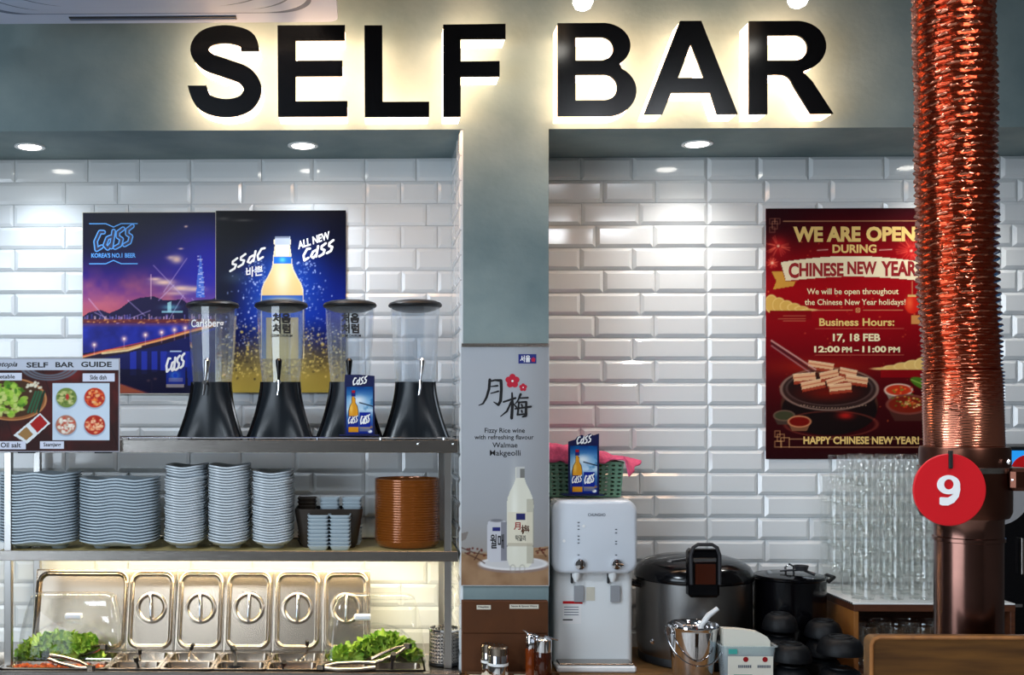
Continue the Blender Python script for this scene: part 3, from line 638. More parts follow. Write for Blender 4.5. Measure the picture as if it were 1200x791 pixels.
for (x0, y0, x1, y1) in ((902, 256, 908, 262), (908, 256, 914, 262), (905, 259, 911, 268), (902, 266, 908, 272)): Dp.line([(x0, y0), (x1, y0), (x1, y1), (x0, y1), (x0, y0)], .7, (190, 140, 110), .7)
for (x0, y0, x1, y1) in ((908, 505, 914, 512), (911, 509, 919, 517), (915, 513, 925, 524), (908, 517, 916, 524)): Dp.line([(x0, y0), (x1, y0), (x1, y1), (x0, y1), (x0, y0)], .8, (220, 170, 110), .8)
Dp.poly([(904, 318), (917, 318), (921, 330), (932, 330), (930, 335), (906, 339), (910, 329)], (206, 150, 60))
ban = [(915, 307)]+[(915+ (1080-915)*t, 307-7*math.sin(PI*t)) for t in [k/12 for k in range(13)]]+[(1100, 308), (1100, 331)]+[(1078-(1078-921)*t, 329-5*math.sin(PI*t)) for t in [k/12 for k in range(13)]]
Dp.poly(ban, (236, 222, 186))
for x, y, w in ((958, 292.5, 12), (1031, 292.5, 14)): Dp.line([(x, y+.6), (x+w, y)], 1, (240, 210, 190), .9)
def cloud(x0, y0, w, h, n, col, flip=False):
    for k in range(n):
        t = k/(n-1); x = x0+(w*t); hh = h*(1-t if not flip else t)*.9+2
        Dp.ell(x, y0-hh*.45, w/n*1.1, hh*.6, col); Dp.ring(x, y0-hh*.45, w/n*1.0, hh*.55, .7, (250, 230, 160), .6)
    Dp.rect(x0-2, y0, x0+w+3, y0+h*.6, (130, 8, 16))
cloud(904, 364, 44, 18, 6, (214, 170, 84)); cloud(1034, 433, 60, 16, 6, (224, 186, 108), True)
for xs in (((950, 363.5), (999, 363.5)), ((1012, 363.5), (1058, 363.5))): Dp.line(xs, .8, (225, 180, 120), .8)
Dp.ring(1005.5, 363.5, 2.4, 2.4, .9, G); Dp.line([(1003.5, 361.5), (1007.5, 365.5)], .7, G); Dp.line([(1003.5, 365.5), (1007.5, 361.5)], .7, G)
for y in (385, 416): Dp.line([(956, y), (1059, y)], .8, (200, 120, 90), .7)
for y, a, b in ((370, 918, 944), (373.5, 912, 944), (376, 918, 944)): Dp.line([(a, y), (b, y)], .8, (210, 160, 110), .6)
Dp.ell(1069, 357, 9, 10.5, (214, 36, 24)); Dp.glow(1066, 355, 4, 8, (255, 120, 70), .7); Dp.rect(1064, 345.5, 1074, 348, G); Dp.rect(1068, 370, 1078, 380, (220, 170, 90), .8); Dp.line([(1069, 330), (1069, 346)], .8, G)
Dp.ell(972, 474, 57, 33, (70, 40, 30)); Dp.ell(972, 480, 56, 30, (20, 12, 12)); Dp.poly([(918, 460), (1028, 460), (1018, 496), (990, 504), (952, 504), (926, 494)], (22, 12, 12)); Dp.ring(974, 497, 54, 15, 1.2, (120, 50, 40), .7)
Dp.ell(972, 456, 58, 26, (42, 30, 28)); Dp.ring(972, 456, 56.5, 24.5, 1.5, (140, 112, 100), .9); Dp.ell(972, 455, 50, 20, (24, 18, 18)); Dp.ring(972, 455, 50, 20, 1, (90, 74, 70), .8); Dp.glow(970, 460, 34, 10, (120, 20, 10), .8)
for k in range(22): Dp.rect(938+k*3.6, 474+ (3.5*math.sin(PI*k/21)), 940+k*3.6, 475.5+(3.5*math.sin(PI*k/21)), (150, 120, 100), .7)
Dp.glow(991, 487, 9, 4, (190, 30, 24), .9); Dp.glow(960, 430, 60, 10, (200, 60, 20), .4)
def meat(cx, cy, w, h, r):
    c, s = math.cos(r), math.sin(r)
    q = lambda u, v: (cx+u*c-v*s, cy+u*s+v*c)
    Dp.poly([q(-w/2, -h/2), q(w/2, -h/2), q(w/2, h/2), q(-w/2, h/2)], (224, 176, 132)); Dp.poly([q(-w/2, h/4), q(w/2, h/4), q(w/2, h/2+1), q(-w/2, h/2+1)], (150, 50, 30), .9)
    Dp.line([q(-w/2, -h/8), q(w/2, -h/8)], 1.2, (190, 84, 56), .8); Dp.line([q(-w/2, -h/2), q(w/2, -h/2)], 1, (250, 220, 180), .8)
for a in ((943, 443, 26, 11, -.1), (953, 451, 28, 10, -.2), (962, 429, 30, 9, .15), (972, 440, 22, 10, -.2), (980, 447, 22, 9, -.3), (994, 437, 20, 9, .2), (1004, 446, 26, 10, .15), (985, 455, 26, 10, -.1)): meat(*a)
Dp.line([(904, 399), (956, 433)], 1.8, (200, 160, 150), .9); Dp.line([(904, 405), (950, 437)], 1.4, (160, 120, 120), .9); Dp.line([(904, 402), (953, 435)], 2.2, (60, 30, 36), .8)
for cx, cy, rx, ry, c1, c2 in ((919, 487, 13, 6.5, (110, 84, 70), (60, 60, 40)), (937, 494, 14, 7, (200, 130, 90), (110, 16, 10)), (1053, 457, 17, 7.5, (220, 190, 170), (190, 50, 24)), (1064, 474, 26, 12, (120, 60, 50), (120, 30, 16))):
    Dp.poly([(cx-rx, cy), (cx+rx, cy), (cx+rx*.6, cy+ry*1.6), (cx-rx*.6, cy+ry*1.6)], tuple(int(v*.6) for v in c1)); Dp.ell(cx, cy, rx, ry, c1); Dp.ell(cx, cy, rx*.86, ry*.8, c2)
for k in range(60): Dp.ell(random.gauss(1066, 9), random.gauss(472, 3.5), 1.3, .9, random.choice([(210, 150, 60), (90, 110, 30), (200, 60, 30), (240, 210, 130)]), .8)
for k in range(20): Dp.ell(random.gauss(1053, 6), random.gauss(457, 2), 1.3, .9, random.choice([(240, 120, 50), (120, 130, 40), (200, 40, 20)]), .9)
Dp.ell(1082, 450, 16, 6, (70, 110, 30), 1, .4); Dp.line([(1068, 445), (1096, 456)], 1.2, (160, 190, 80), .8)
pd = thing('poster', 'red and gold new year opening hours poster beside the copper duct', 'poster', PO(YP, 1000, 538))
backing(897.5, 244, 1106, 538, YP, .0015, 'red_ink', pd, 'paper_sheet'); Dp.sheet('printed_picture', YP, 'poster_print', pd)
T = lambda s_, b_, m_='cream_ink', **k: text(s_, b_, YP, m_, pd, **k)
T('WE ARE', (929.5, 265.5, 1008.5, 283.5), 'gold_ink', bold=.045); T('OPEN', (1015, 265.5, 1072.5, 283), 'gold_ink', bold=.045)
T('DURING', (975.5, 286.5, 1027, 296.5), 'gold_ink', bold=.035)
T('C', (924, 308, 936, 326), 'red_ink', bold=.04); T('HINESE', (936.5, 308, 988.5, 324), 'red_ink', bold=.04); T('NEW', (993, 306.5, 1027.5, 321.5), 'red_ink', bold=.04); T('YEAR', (1032.5, 306, 1074.5, 323.5), 'red_ink', bold=.04)
T('We will be open throughout', (945.5, 338, 1053, 347), bold=.012); T('the Chinese New Year holidays!', (943, 350.5, 1061, 359.5), bold=.012)
T('Business Hours:', (960, 373, 1048, 382), 'gold_ink', bold=.025)
T('17, 18 FEB', (976, 391, 1031.5, 401.5), bold=.035); T('12:00', (954, 405.5, 984, 413), bold=.035); T('PM –', (986.5, 406.5, 1006.5, 413), bold=.035); T('11:00', (1010.5, 405.5, 1038.5, 413), bold=.035); T('PM', (1041, 406.5, 1054.5, 413), bold=.035)
T('HAPPY CHINESE NEW YEAR!', (941.5, 511.5, 1077, 520.5), 'gold_ink', bold=.03)
# --- tall rice wine poster on the column
YW = Y1-.010
Mk = Cv(540.5, 404, 643, 686, 1.3)
Mk.grad([(404, (176, 180, 186)), (520, (168, 172, 178)), (600, (158, 160, 164)), (645, (148, 144, 140)), (650, (146, 120, 92)), (686, (120, 88, 64))])
Mk.mix(np.clip((Mk.X-600)/80, 0, .5), (136, 134, 134)); Mk.poly([(540, 652), (643, 640), (643, 686), (540, 686)], (158, 126, 96)); nn = Mk.noise(30, 4); Mk.mix((Mk.Y > 650)*np.clip(nn+.2, 0, .5), (112, 80, 56))
Mk.ell(602, 663, 41, 8.5, (140, 120, 112)); Mk.ell(602, 660.5, 41, 8, (222, 220, 220)); Mk.ell(602, 660, 36, 6, (200, 198, 198))
Mk.poly([(540, 625), (549, 623), (546, 632), (540, 635)], (120, 110, 104), .8)
for p in (((541, 642), (556, 648), (572, 651)), ((545, 648), (560, 655), (568, 660)), ((556, 656), (562, 646)), ((628, 646), (643, 642)), ((634, 645), (640, 652))): Mk.line(p, 1.2, (70, 44, 34), .9)
for k in range(16): Mk.ell(random.choice([random.uniform(545, 570), random.uniform(630, 642)]), random.uniform(642, 652), 1.3, 1.3, (90, 34, 26), .8)
# can
Mk.poly([(572, 612), (575, 609), (590, 609), (593, 612), (594, 616), (594, 655), (590, 659), (575, 659), (571, 655), (571, 616)], (196, 196, 202)); Mk.mix(((Mk.X > 587) & (Mk.X < 594) & (Mk.Y > 612) & (Mk.Y < 657))*.6, (90, 90, 100)); Mk.rect(577, 618, 586, 622.5, (40, 44, 110)); Mk.ell(582, 610, 8, 1.8, (120, 120, 126))
# bottle
bt = [(548, 5.2), (561, 5.2), (566, 7), (574, 11), (583, 14.5), (592, 15.8), (636, 15.5), (640, 14.8), (644, 15.6), (655, 15.2), (662, 13), (665, 9)]
Mk.poly([(609.5-w, y) for y, w in bt]+[(609.5+w, y) for y, w in bt[::-1]], (222, 220, 204)); Mk.mix(((Mk.X > 617) & (Mk.X < 626) & (Mk.Y > 585) & (Mk.Y < 660))*.45, (150, 144, 124)); Mk.glow(603, 600, 4, 40, (244, 244, 232), .7)
Mk.rect(604.5, 547, 614.5, 560, (196, 196, 192)); Mk.rect(609.5, 549, 615, 560, (120, 120, 116)); Mk.rect(595, 600, 624, 638, (220, 212, 190), .8); Mk.rect(605, 602, 616, 609, (44, 46, 100)); Mk.rect(595, 636.5, 624.5, 640, (180, 170, 150), .7)
Mk.ring(601, 666, 3, 4, 1, (160, 156, 144), .6); Mk.ring(612, 666, 3, 4, 1, (160, 156, 144), .6)
pm = thing('poster', 'tall pale grey rice wine poster hung on the column', 'poster', PO(YW, 592, 686))
backing(540.5, 404, 643, 686, YW, .008, 'grout', pm, 'board', .0015); Mk.sheet('printed_picture', YW, 'matte_print', pm)
MB().box(XX(541, YW), YW-.004, ZZ(406.5, YW, 592), XX(643, YW), YW+.008, ZZ(402.5, YW, 592)).build('clamp_rail', 'steel', pm, smooth=0)
# brush lettering, each stroke tapering
def brush(lines, Y, m, parent):
    mb = MB()
    for li, l in enumerate(lines):
        pts = [(XX(x, Y), ZZ(y, Y, 592), w*K(Y)) for x, y, w in l]; out = []
        for (xa, za, wa), (xb, zb, wb) in zip(pts[:-1], pts[1:]):
            d = math.hypot(xb-xa, zb-za); nx, nz = -(zb-za)/d, (xb-xa)/d; y = Y-.0005-.00026*li-2.5e-5*len(out); out.append(0)
            mb.add([(xa+nx*wa/2, y, za+nz*wa/2), (xa-nx*wa/2, y, za-nz*wa/2), (xb-nx*wb/2, y, zb-nz*wb/2), (xb+nx*wb/2, y, zb+nz*wb/2)], [(0, 1, 2, 3)])
        for q, (x, z, w) in enumerate(pts): mb.add([(x+w/2*math.cos(k*PI/4), Y-.0005-.00026*li-2.5e-5*(6+q), z+w/2*math.sin(k*PI/4)) for k in range(8)], [tuple(range(8))])
    return mb.build('lettering', m, parent, smooth=0)
brush([[(574, 445, 3.4), (573, 456, 3.2), (570, 466, 2.8), (566, 473, 2.2), (561, 475, 1)], [(573, 447, 2), (580, 445.5, 2.4), (587, 446, 3.6), (587.5, 456, 3.4), (586.5, 470, 3.6), (584, 474.5, 3), (578.5, 471, 1)],
       [(575, 453, 1.2), (583, 452, 2.4)], [(575, 461, 1.2), (584, 458.5, 2.2)]], YW, 'black_ink', pm)
brush([[(590, 471, 2.2), (604, 466.5, 2.6)], [(600, 460.5, 2), (600.5, 474, 3.4), (599.5, 490, 3.6)], [(599, 471, 2.4), (594, 482, 2.4), (586.5, 488, 1)], [(601, 472, 1.4), (605, 477, 2)],
       [(610, 462, 3), (607, 469, 1.8), (604, 473, 1.2)], [(609, 466.5, 1.6), (618.5, 466, 2.2)], [(608, 471, 2), (606.5, 486, 2.4)], [(607, 471.5, 1.8), (616.5, 471, 2.6), (616, 487, 3.2), (612, 488.5, 1.6)], [(603.5, 479, 1.8), (622, 476.5, 2.6)], [(606, 486, 2), (617, 485, 2)],
       [(611, 474, 2), (611.6, 476, 2)], [(611, 481, 2), (611.6, 483, 2)]], YW, 'black_ink', pm)
def flower(cx, cy, r):
    mb = MB()
    for k in range(5):
        a = PI/2+k*2*PI/5; x, y = cx+r*.58*math.cos(a), cy-r*.58*math.sin(a)
        mb.add([(XX(x, YW)+r*.46*K(YW)*math.cos(q*PI/6), YW-.0005-.00004*k, ZZ(y, YW, 592)+r*.46*K(YW)*math.sin(q*PI/6)) for q in range(12)], [tuple(range(12))])
    mb.build('plum_blossom', 'crimson_ink', pm, smooth=0)
    MB().add([(XX(cx, YW)+r*.17*K(YW)*math.cos(q*PI/4), YW-.0009, ZZ(cy, YW, 592)+r*.17*K(YW)*math.sin(q*PI/4)) for q in range(8)], [tuple(range(8))]).build('blossom_centre', 'white_ink', pm, smooth=0)
flower(600.5, 446.5, 8.2); flower(613, 454, 4.6)
MB().box(XX(607.5, YW), YW-.0006, ZZ(426, YW, 592), XX(628.5, YW), YW, ZZ(415, YW, 592)).build('printed_badge', 'navy_ink', pm, smooth=0)
text('서울', (609.5, 416.5, 621.5, 424.5), YW-.0006, 'white_ink', pm, 592, bold=.03); text('술', (622.5, 418.5, 627.5, 424), YW-.0006, 'crimson_ink', pm, 592, bold=.04)
text('Fizzy Rice wine', (568, 501.5, 615, 509), YW, 'black_ink', pm, 592, bold=.012); text('with refreshing flavour', (556, 509.5, 625.5, 516.5), YW, 'black_ink', pm, 592, bold=.012)
text('Walmae', (577, 518.5, 606.5, 524.5), YW, 'black_ink', pm, 592, bold=.01); text('Makgeolli', (574, 527.5, 610, 536), YW, 'black_ink', pm, 592, bold=.01)
text('월매', (574.5, 626, 590.5, 643), YW, 'black_ink', pm, 592, bold=.02); text('月', (602, 612, 610, 621), YW, 'red_ink', pm, 592, bold=.02); text('梅', (610.5, 615, 620.5, 626), YW, 'wood_crate', pm, 592, bold=.02); text('막걸리', (604, 627, 616, 634), YW, 'black_ink', pm, 592, bold=.02)

# ================================================================== LEFT ALCOVE: rack, dishes, dispensers
YF, YR = 3.335, 3.64
ZT = ZZ(515.5, YF); ZM = ZZ(646, YF)
xa, xb = XX(-3, YF), XX(537, YF); CZ = .875            # buffet top
rack = thing('steel_shelf_rack', 'brushed steel two-tier shelf rack over the buffet', 'shelf rack', (XX(265, YF), YF, CZ))
for z, nm in ((ZT, 'shelf'), (ZM, 'shelf')):
    h = 15*K(YF) if z == ZT else 12*K(YF)
    s_ = MB().box(xa, YF+.002, z-.006, xb, YR+.02, z-.002).build(nm, 'steel' if z == ZT else 'shelf_board', rack, smooth=0)
    MB().bbox(xa, YF, z-h, xb, YF+.004, z, .0012).build('front_rail', 'steel', s_)
    MB().box(xa, YR+.02, z-h, xb, YR+.024, z+.004).build('rear_rail', 'steel', s_, smooth=0)
    MB().box(xb-.004, YF+.004, z-h, xb, YR+.02, z-.0065).build('end_rail', 'steel', s_, smooth=0)
MB().tube([(XX(141, YF)+.0, YF+.002, ZT+.006), (xb-.01, YF+.002, ZT+.006)], .0022, 8).build('wire_rail', 'chrome', rack)
for k in range(6):
    x = XX(150+k*74, YF); MB().lathe([(.0035, ZT), (.0035, ZT+.006)], (x, YF+.002, 0), 8).build('wire_clip', 'chrome', rack)
for px in (8, 525):
    for y_, nm in ((YF+.006, 0), (YR-.01, 1)):
        x = XX(px, YF)
        MB().bbox(x-.011, y_, CZ+.001, x+.011, y_+.022, ZT-.006, .0015).build('post', 'steel_v', rack)
for px in (490, 531):
    MB().lathe([(.0035, 0), (.0035, -.003), (.001, -.004)], (XX(px, YF), YF, ZT-.012), 10, 'y').build('screw', 'chrome', rack)
# LED strip tucked under the middle shelf
led = thing('led_strip', 'warm white light strip under the middle shelf', 'light strip', (XX(265, 3.42), 3.50, ZM-.007))
MB().box(XX(14, 3.42), 3.485, ZM-.018, XX(512, 3.42), 3.510, ZM-.0065).build('channel', 'white_plastic', led, smooth=0)
MB().box(XX(16, 3.42), 3.489, ZM-.0205, XX(510, 3.42), 3.506, ZM-.0185).build('diffuser', 'led_glow', led, smooth=0)
area('led_strip_light', (XX(265, 3.42), 3.50, ZM-.024), (math.radians(10), 0, 0), 1.25, .02, 6.0, (1.0, .84, .55))

# --- dishes
def dish_mesh(w, d, lobes, amp, depth, th, m, rings=7, seg=40, p=5):
    mb = MB(); loops = []
    def ring(s_, dz):
        lp = []
        for k in range(seg):
            a = 2*PI*k/seg; c, q = math.cos(a), math.sin(a); rr = (abs(c)**p+abs(q)**p)**(-1/p)
            x, y = s_*rr*c*w/2, s_*rr*q*d/2
            e = s_**3
            wave = (amp*math.cos(4*PI*x/w) if lobes == 2 else -amp*math.cos(2*PI*x/w))*e
            lp.append((x, y, depth*(s_**2.6)+wave+dz))
        return lp
    ss = [0.12, .4, .62, .78, .9, .97, 1.0]
    loops = [ring(s_, 0) for s_ in ss[:-1]]+[ring(1.0, .0)]+[ring(1.0, th)]+[ring(s_, th) for s_ in ss[:-1][::-1]]
    mb.loft(loops)
    if lobes == 2:
        for sx in (-1, 1): mb.lathe([(w*.1, -.006), (w*.12, .004)], (sx*w*.24, 0, 0), 14)
    else: mb.lathe([(w*.26, -.006), (w*.30, .003)], (0, 0, 0), 18)
    return mb.mesh('dish', m, 50)
ONES = 'first second third fourth fifth sixth seventh eighth ninth tenth eleventh twelfth thirteenth fourteenth fifteenth sixteenth seventeenth eighteenth nineteenth'.split()
def ordinal(n): return ONES[n-1] if n < 20 else 'twentieth' if n == 20 else 'thirtieth' if n == 30 else ('twenty-' if n < 30 else 'thirty-')+ONES[n % 10-1]
def stack(mesh, nm, n, x, y, z0, pitch, what, where, cat, group, jit=.0015, top_dy=0, ntop=0, rotj=.02):
    for k in range(n):
        o = bpy.data.objects.new(nm, mesh); C.objects.link(o)
        dy = top_dy if k >= n-ntop else 0
        o.location = (x+random.uniform(-jit, jit)-(0 if not dy else .004), y+dy+random.uniform(-jit, jit), z0+k*pitch); o.rotation_euler = (0, 0, random.uniform(-rotj, rotj))
        pos = 'topmost ' if k == n-1 else 'lowest ' if k == 0 else ordinal(n-k)+' from top, '
        tag(o, pos+what+' '+where, cat, group)
zsh = ZM-.002
wide = dish_mesh(90*K(3.40), .15, 2, .0032, .017, .0042, 'dish_grey')
stack(wide, 'two_lobed_dish', 24, XX(48.5, 3.42), 3.42, zsh+.0065, 83/24*K(3.345), 'pale grey wavy dish', 'in the leftmost stack on the shelf', 'dish', 'wavy dishes in the leftmost stack', .0006, rotj=.003)
stack(wide, 'two_lobed_dish', 22, XX(141.5, 3.42), 3.42, zsh+.0065, 77/22*K(3.345), 'pale grey wavy dish', 'in the second stack from the left', 'dish', 'wavy dishes in the second stack', .0006, rotj=.003)
sq = dish_mesh(47*K(3.40), .19, 1, .0035, .02, .0045, 'dish_white', p=4)
for i, (px, n, ytop, lab, td, nt) in enumerate(((218, 29, 540, 'tall stack beside the wavy dishes', .035, 4), (269, 28, 539, 'middle of three tall stacks', 0, 0), (320, 27, 547, 'tall stack beside the brown tub', .03, 2))):
    stack(sq, 'curved_plate', n, XX(px, 3.42), 3.44, zsh+.0065, (636-ytop-6)/n*K(3.345), 'white upcurved plate', 'in the '+lab, 'plate', 'upcurved plates in the '+lab, .0018, td, nt)
# brown tub with grey sauce dishes, and the stack in front
xt, yt = XX(386, 3.48), 3.48
tub = thing('storage_tub', 'dark brown plastic tub holding grey sauce dishes on the middle shelf', 'tub', (xt, yt, zsh))
tray(MB(), xt, yt, zsh, 80*K(3.44), .13, 46*K(3.42), .003, .02, .84).build('tub_body', 'tub_brown', tub)
def sauce_mesh(w, d, h, n, m):
    mb = MB(); cw = w/n
    for k in range(n): tray(mb, -w/2+cw*(k+.5), 0, 0, cw*.96, d, h, .0018, .008, .80, flange=.0006)
    for k in range(n-1): mb.box(-w/2+cw*(k+1)-.002, -d*.3, h-.004, -w/2+cw*(k+1)+.002, d*.3, h-.001)
    return mb.mesh('sauce_dish', m, 40)
sd = sauce_mesh(51*K(3.39), .07, .017, 2, 'dish_cool')
stack(sd, 'sauce_dish', 9, XX(386, 3.385), 3.39, zsh, 4.4*K(3.36), 'grey divided sauce dish', 'stacked in front of the brown tub', 'dish', 'sauce dishes in front of the brown tub', .0002, rotj=.002)
s1 = sauce_mesh(24*K(3.46), .06, .017, 1, 'dish_cool'); s1_shade = sauce_mesh(23*K(3.46), .06, .017, 1, 'tub_brown')  # left stack: brown puts shade into the colour of grey dishes
for px, me, lb, lw in ((360, s1_shade, 'grey square dish coloured dark for shade', 'at the left of the tub'), (386.5, s1, 'grey square dish', 'in the middle of the brown tub'), (412.5, s1, 'grey square dish', 'at the right of the brown tub')):
    stack(me, 'square_dish', 12, XX(px, 3.48), 3.49, zsh+.004, 4.5*K(3.44), lb, lw, 'dish', 'square dishes in the brown tub', .0002, rotj=.002)
# amber bowls
rb = 38*K(3.44)
ab = MB().lathe([(.02, 0), (rb*.72, 0), (rb*.90, .006), (rb*.98, .016), (rb, .022), (rb+.0015, .0235), (rb+.0015, .027), (rb, .0285), (rb-.003, .0285), (rb-.004, .018), (rb*.86, .008), (.02, .004)], (0, 0, 0), 44).mesh('bowl', 'amber', 40)
stack(ab, 'amber_bowl', 25, XX(477.5, 3.45), 3.465, zsh, .0077, 'orange brown round bowl', 'at the right end of the shelf', 'bowl', 'orange brown bowls at the right end of the shelf', .0004)

# --- drink dispensers
Yd = 3.48
def dispenser(px, lever, label, words, group='drink tower dispensers'):
    x = XX(px, Yd); zb = ZT+.0005; hb = (510-443)*K(Yd-.05); k = K(Yd)
    t = thing('drink_dispenser', label, 'drink dispenser', (x, Yd, zb), group)
    mb = MB(); loops = []
    for i in range(13):
        h = i/12; leg = .064+.049*h**1.6; mid = .060+.010*h
        lp = []
        for q in range(60):
            a = 2*PI*q/60; w_ = ((1+math.cos(3*(a-PI/2)))/2)**1.6; r = mid+(leg-mid)*w_
            lp.append((x+r*math.cos(a), Yd+r*math.sin(a), zb+hb*(1-h)))
        loops.append(lp)
    mb.loft(loops[::-1]).build('stand', 'black_teal', t, smooth=50)
    for a in (PI/2, PI/2+2*PI/3, PI/2-2*PI/3):
        pts = [(x+(.064+.049*h**1.6+.0015)*math.cos(a), Yd+(.064+.049*h**1.6+.0015)*math.sin(a), zb+hb*(1-h)) for h in [i/10 for i in range(11)]]
        MB().tube(pts, .006, 8).build('leg_rib', 'black_gloss', t)
    z1 = zb+hb; z2 = ZZ(361, Yd)
    MB().lathe([(.0605, z1-.004), (.0615, z1+.01), (.0685, z1+(z2-z1)*.35), (.0745, z1+(z2-z1)*.8), (.0765, z2)], (x, Yd, 0), 20, cap0=True, cap1=False).build('clear_tank', 'clear_tank', t, smooth=12)
    MB().lathe([(.030, z1), (.030, z2-.02), (.034, z2)], (x, Yd, 0), 10, cap0=False, cap1=False).build('ice_core', 'clear_core', t, smooth=10)
    MB().lathe([(.045, z2-.012), (.060, z2-.008), (.074, z2-.002), (.083, z2+.004), (.084, z2+.009), (.080, z2+.015), (.064, z2+.021), (.050, z2+.023), (.046, z2+.021), (.02, z2+.022)], (x, Yd, 0), 48).build('lid', 'black_matte', t)
    lx = x+(-.012 if px < 300 else .012 if px > 460 else 0); yl = Yd-.075
    tp = MB().lathe([(.007, Yd-.05), (.007, yl-.012)], (lx, 0, z1-.002), 14, 'y').build('tap', 'chrome', t)
    MB().tube([(lx, yl-.008, z1+.004), (lx, yl-.008, z1-.02), (lx-.004, yl-.010, z1-.042)], [.005, .004, .003], 10).build('spout', 'chrome', tp)
    dx = .008 if lever == 'chrome' else 0
    MB().tube([(lx, yl-.008, z1), (lx+dx*.4, yl-.010, z1+.018), (lx+dx*.8, yl-.012, z1+.045), (lx+dx, yl-.012, z1+.064), (lx+dx, yl-.012, z1+.070)], [.0035, .005, .0085, .0105, .006], 14).build('tap_lever', 'black_gloss' if lever != 'chrome' else 'chrome', t)
    cyl = (x, Yd, .0775)
    if words == 1:
        text('Carlsberg', (px-26, 374, px+13, 386), Yd-.07, 'white_ink', t, bold=.02, cyl=cyl); MB_ = None
    elif words == 2:
        text('처음', (px-10, 367, px+11, 379), Yd-.07, 'black_ink', t, bold=.045, cyl=cyl); text('처럼', (px-10, 379.5, px+11, 391), Yd-.07, 'black_ink', t, bold=.045, cyl=cyl)
        text('CHUM CHURUM', (px-12, 391.8, px+13, 395), Yd-.07, 'black_ink', t, bold=.03, cyl=cyl)
    return t
dispenser(249, 'chrome', 'clear tower drink dispenser with white script, leftmost on the top shelf', 1)
dispenser(329.5, 'black', 'clear tower drink dispenser with black characters in front of the bottle poster', 2)
dispenser(410, 'black', 'clear tower drink dispenser with black characters behind the small table card', 2)
dispenser(486.5, 'chrome', 'plain clear tower drink dispenser, rightmost on the top shelf', 0)

# --- table cards
def card(px0, px1, py0, py1, Yc, label, wavy):
    pc = (px0+px1)/2; t = thing('table_card', label, 'table card', (XX(pc, Yc), Yc, ZZ(py1, Yc, pc)))
    w = px1-px0; h = py1-py0; X_ = lambda u: XX(px0+u*w, Yc); Z_ = lambda v: ZZ(py0+v*h, Yc, pc)
    top = [(0, .13), (.22, .10), (.3, .05), (.45, .02), (.52, .05), (.72, 0), (.82, .03), (1, .0)] if wavy else [(0, .0), (.5, 0), (1, .02)]
    mb = MB(); mb.prism([(X_(0), Z_(1)), (X_(1), Z_(1))]+[(X_(u), Z_(v)) for u, v in top[::-1]], Yc, Yc+.003); mb.build('card_board', 'navy', t, smooth=0)
    mb = MB().box(X_(-.18), Yc-.012, Z_(1.0), X_(1.15), Yc+.045, Z_(1.0)+.003); mb.build('card_foot', 'navy', t, smooth=0)
    g = lambda u, v: (px0+u*w, py0+v*h)
    q0, q1 = g(.06, .20), g(.94, .97); c = Cv(q0[0], q0[1], q1[0], q1[1], 3.2)
    c.grad([(q0[1], (10, 60, 130)), (q0[1]+h*.2, (90, 150, 200)), (q0[1]+h*.38, (190, 214, 230)), (q0[1]+h*.5, (60, 110, 170)), (q1[1], (16, 34, 120))])
    n_ = c.noise(9, 5); c.mix(np.clip(n_*1.5, 0, .7)*(c.Y < q0[1]+h*.4), (14, 90, 150)); a_ = g(.45, .42); c.glow(a_[0], a_[1], w*.28, h*.08, (240, 244, 246), .9)
    c.line([g(.5, .46), g(.95, .52)], 1.2, (20, 30, 50)); c.ell(*g(.72, .86), w*.22, h*.03, (150, 110, 80)); c.ell(*g(.85, .93), w*.07, h*.025, (240, 240, 235))
    bo = [(.25, .02), (.33, .02), (.33, .13), (.37, .15), (.37, .22), (.44, .28), (.47, .36), (.47, .72), (.13, .72), (.13, .36), (.17, .28), (.24, .22), (.24, .15), (.25, .13)]
    c.poly([g(u-.01, .24+v*.98) for u, v in bo], (36, 16, 10)); c.poly([g(u*.86+.035, .26+v*.93) for u, v in bo], (220, 150, 40))
    c.rect(*g(.22, .26), *g(.36, .36), (40, 40, 110)); c.rect(*g(.24, .26), *g(.34, .30), (170, 30, 40)); c.rect(*g(.12, .68), *g(.46, .86), (24, 40, 130)); c.rect(*g(.13, .86), *g(.46, .94), (210, 140, 30)); c.glow(*g(.22, .55), w*.05, h*.08, (250, 210, 110), .7)
    c.rect(*g(.50, .62), *g(.86, .86), (18, 38, 140)); c.rect(*g(.5, .86), *g(.85, .93), (130, 130, 140), .7)
    c.sheet('printed_picture', Yc, 'poster_print', t, off=.0005)
    strokes(CASS, (*g(.26, .03), *g(.76, .17)), Yc, 'white_ink', t, 1.5, slope=.12, thick=.0012)
    strokes(CASS, (*g(.11, .68), *g(.44, .80)), Yc, 'white_ink', t, 1.1, slope=.12, thick=.0012)
    strokes(CASS, (*g(.52, .66), *g(.84, .81)), Yc, 'white_ink', t, 1.5, slope=.18, thick=.0012)
card(404, 439, 439, 510.5, YF+.02, 'small blue beer table card standing on the top shelf', False)

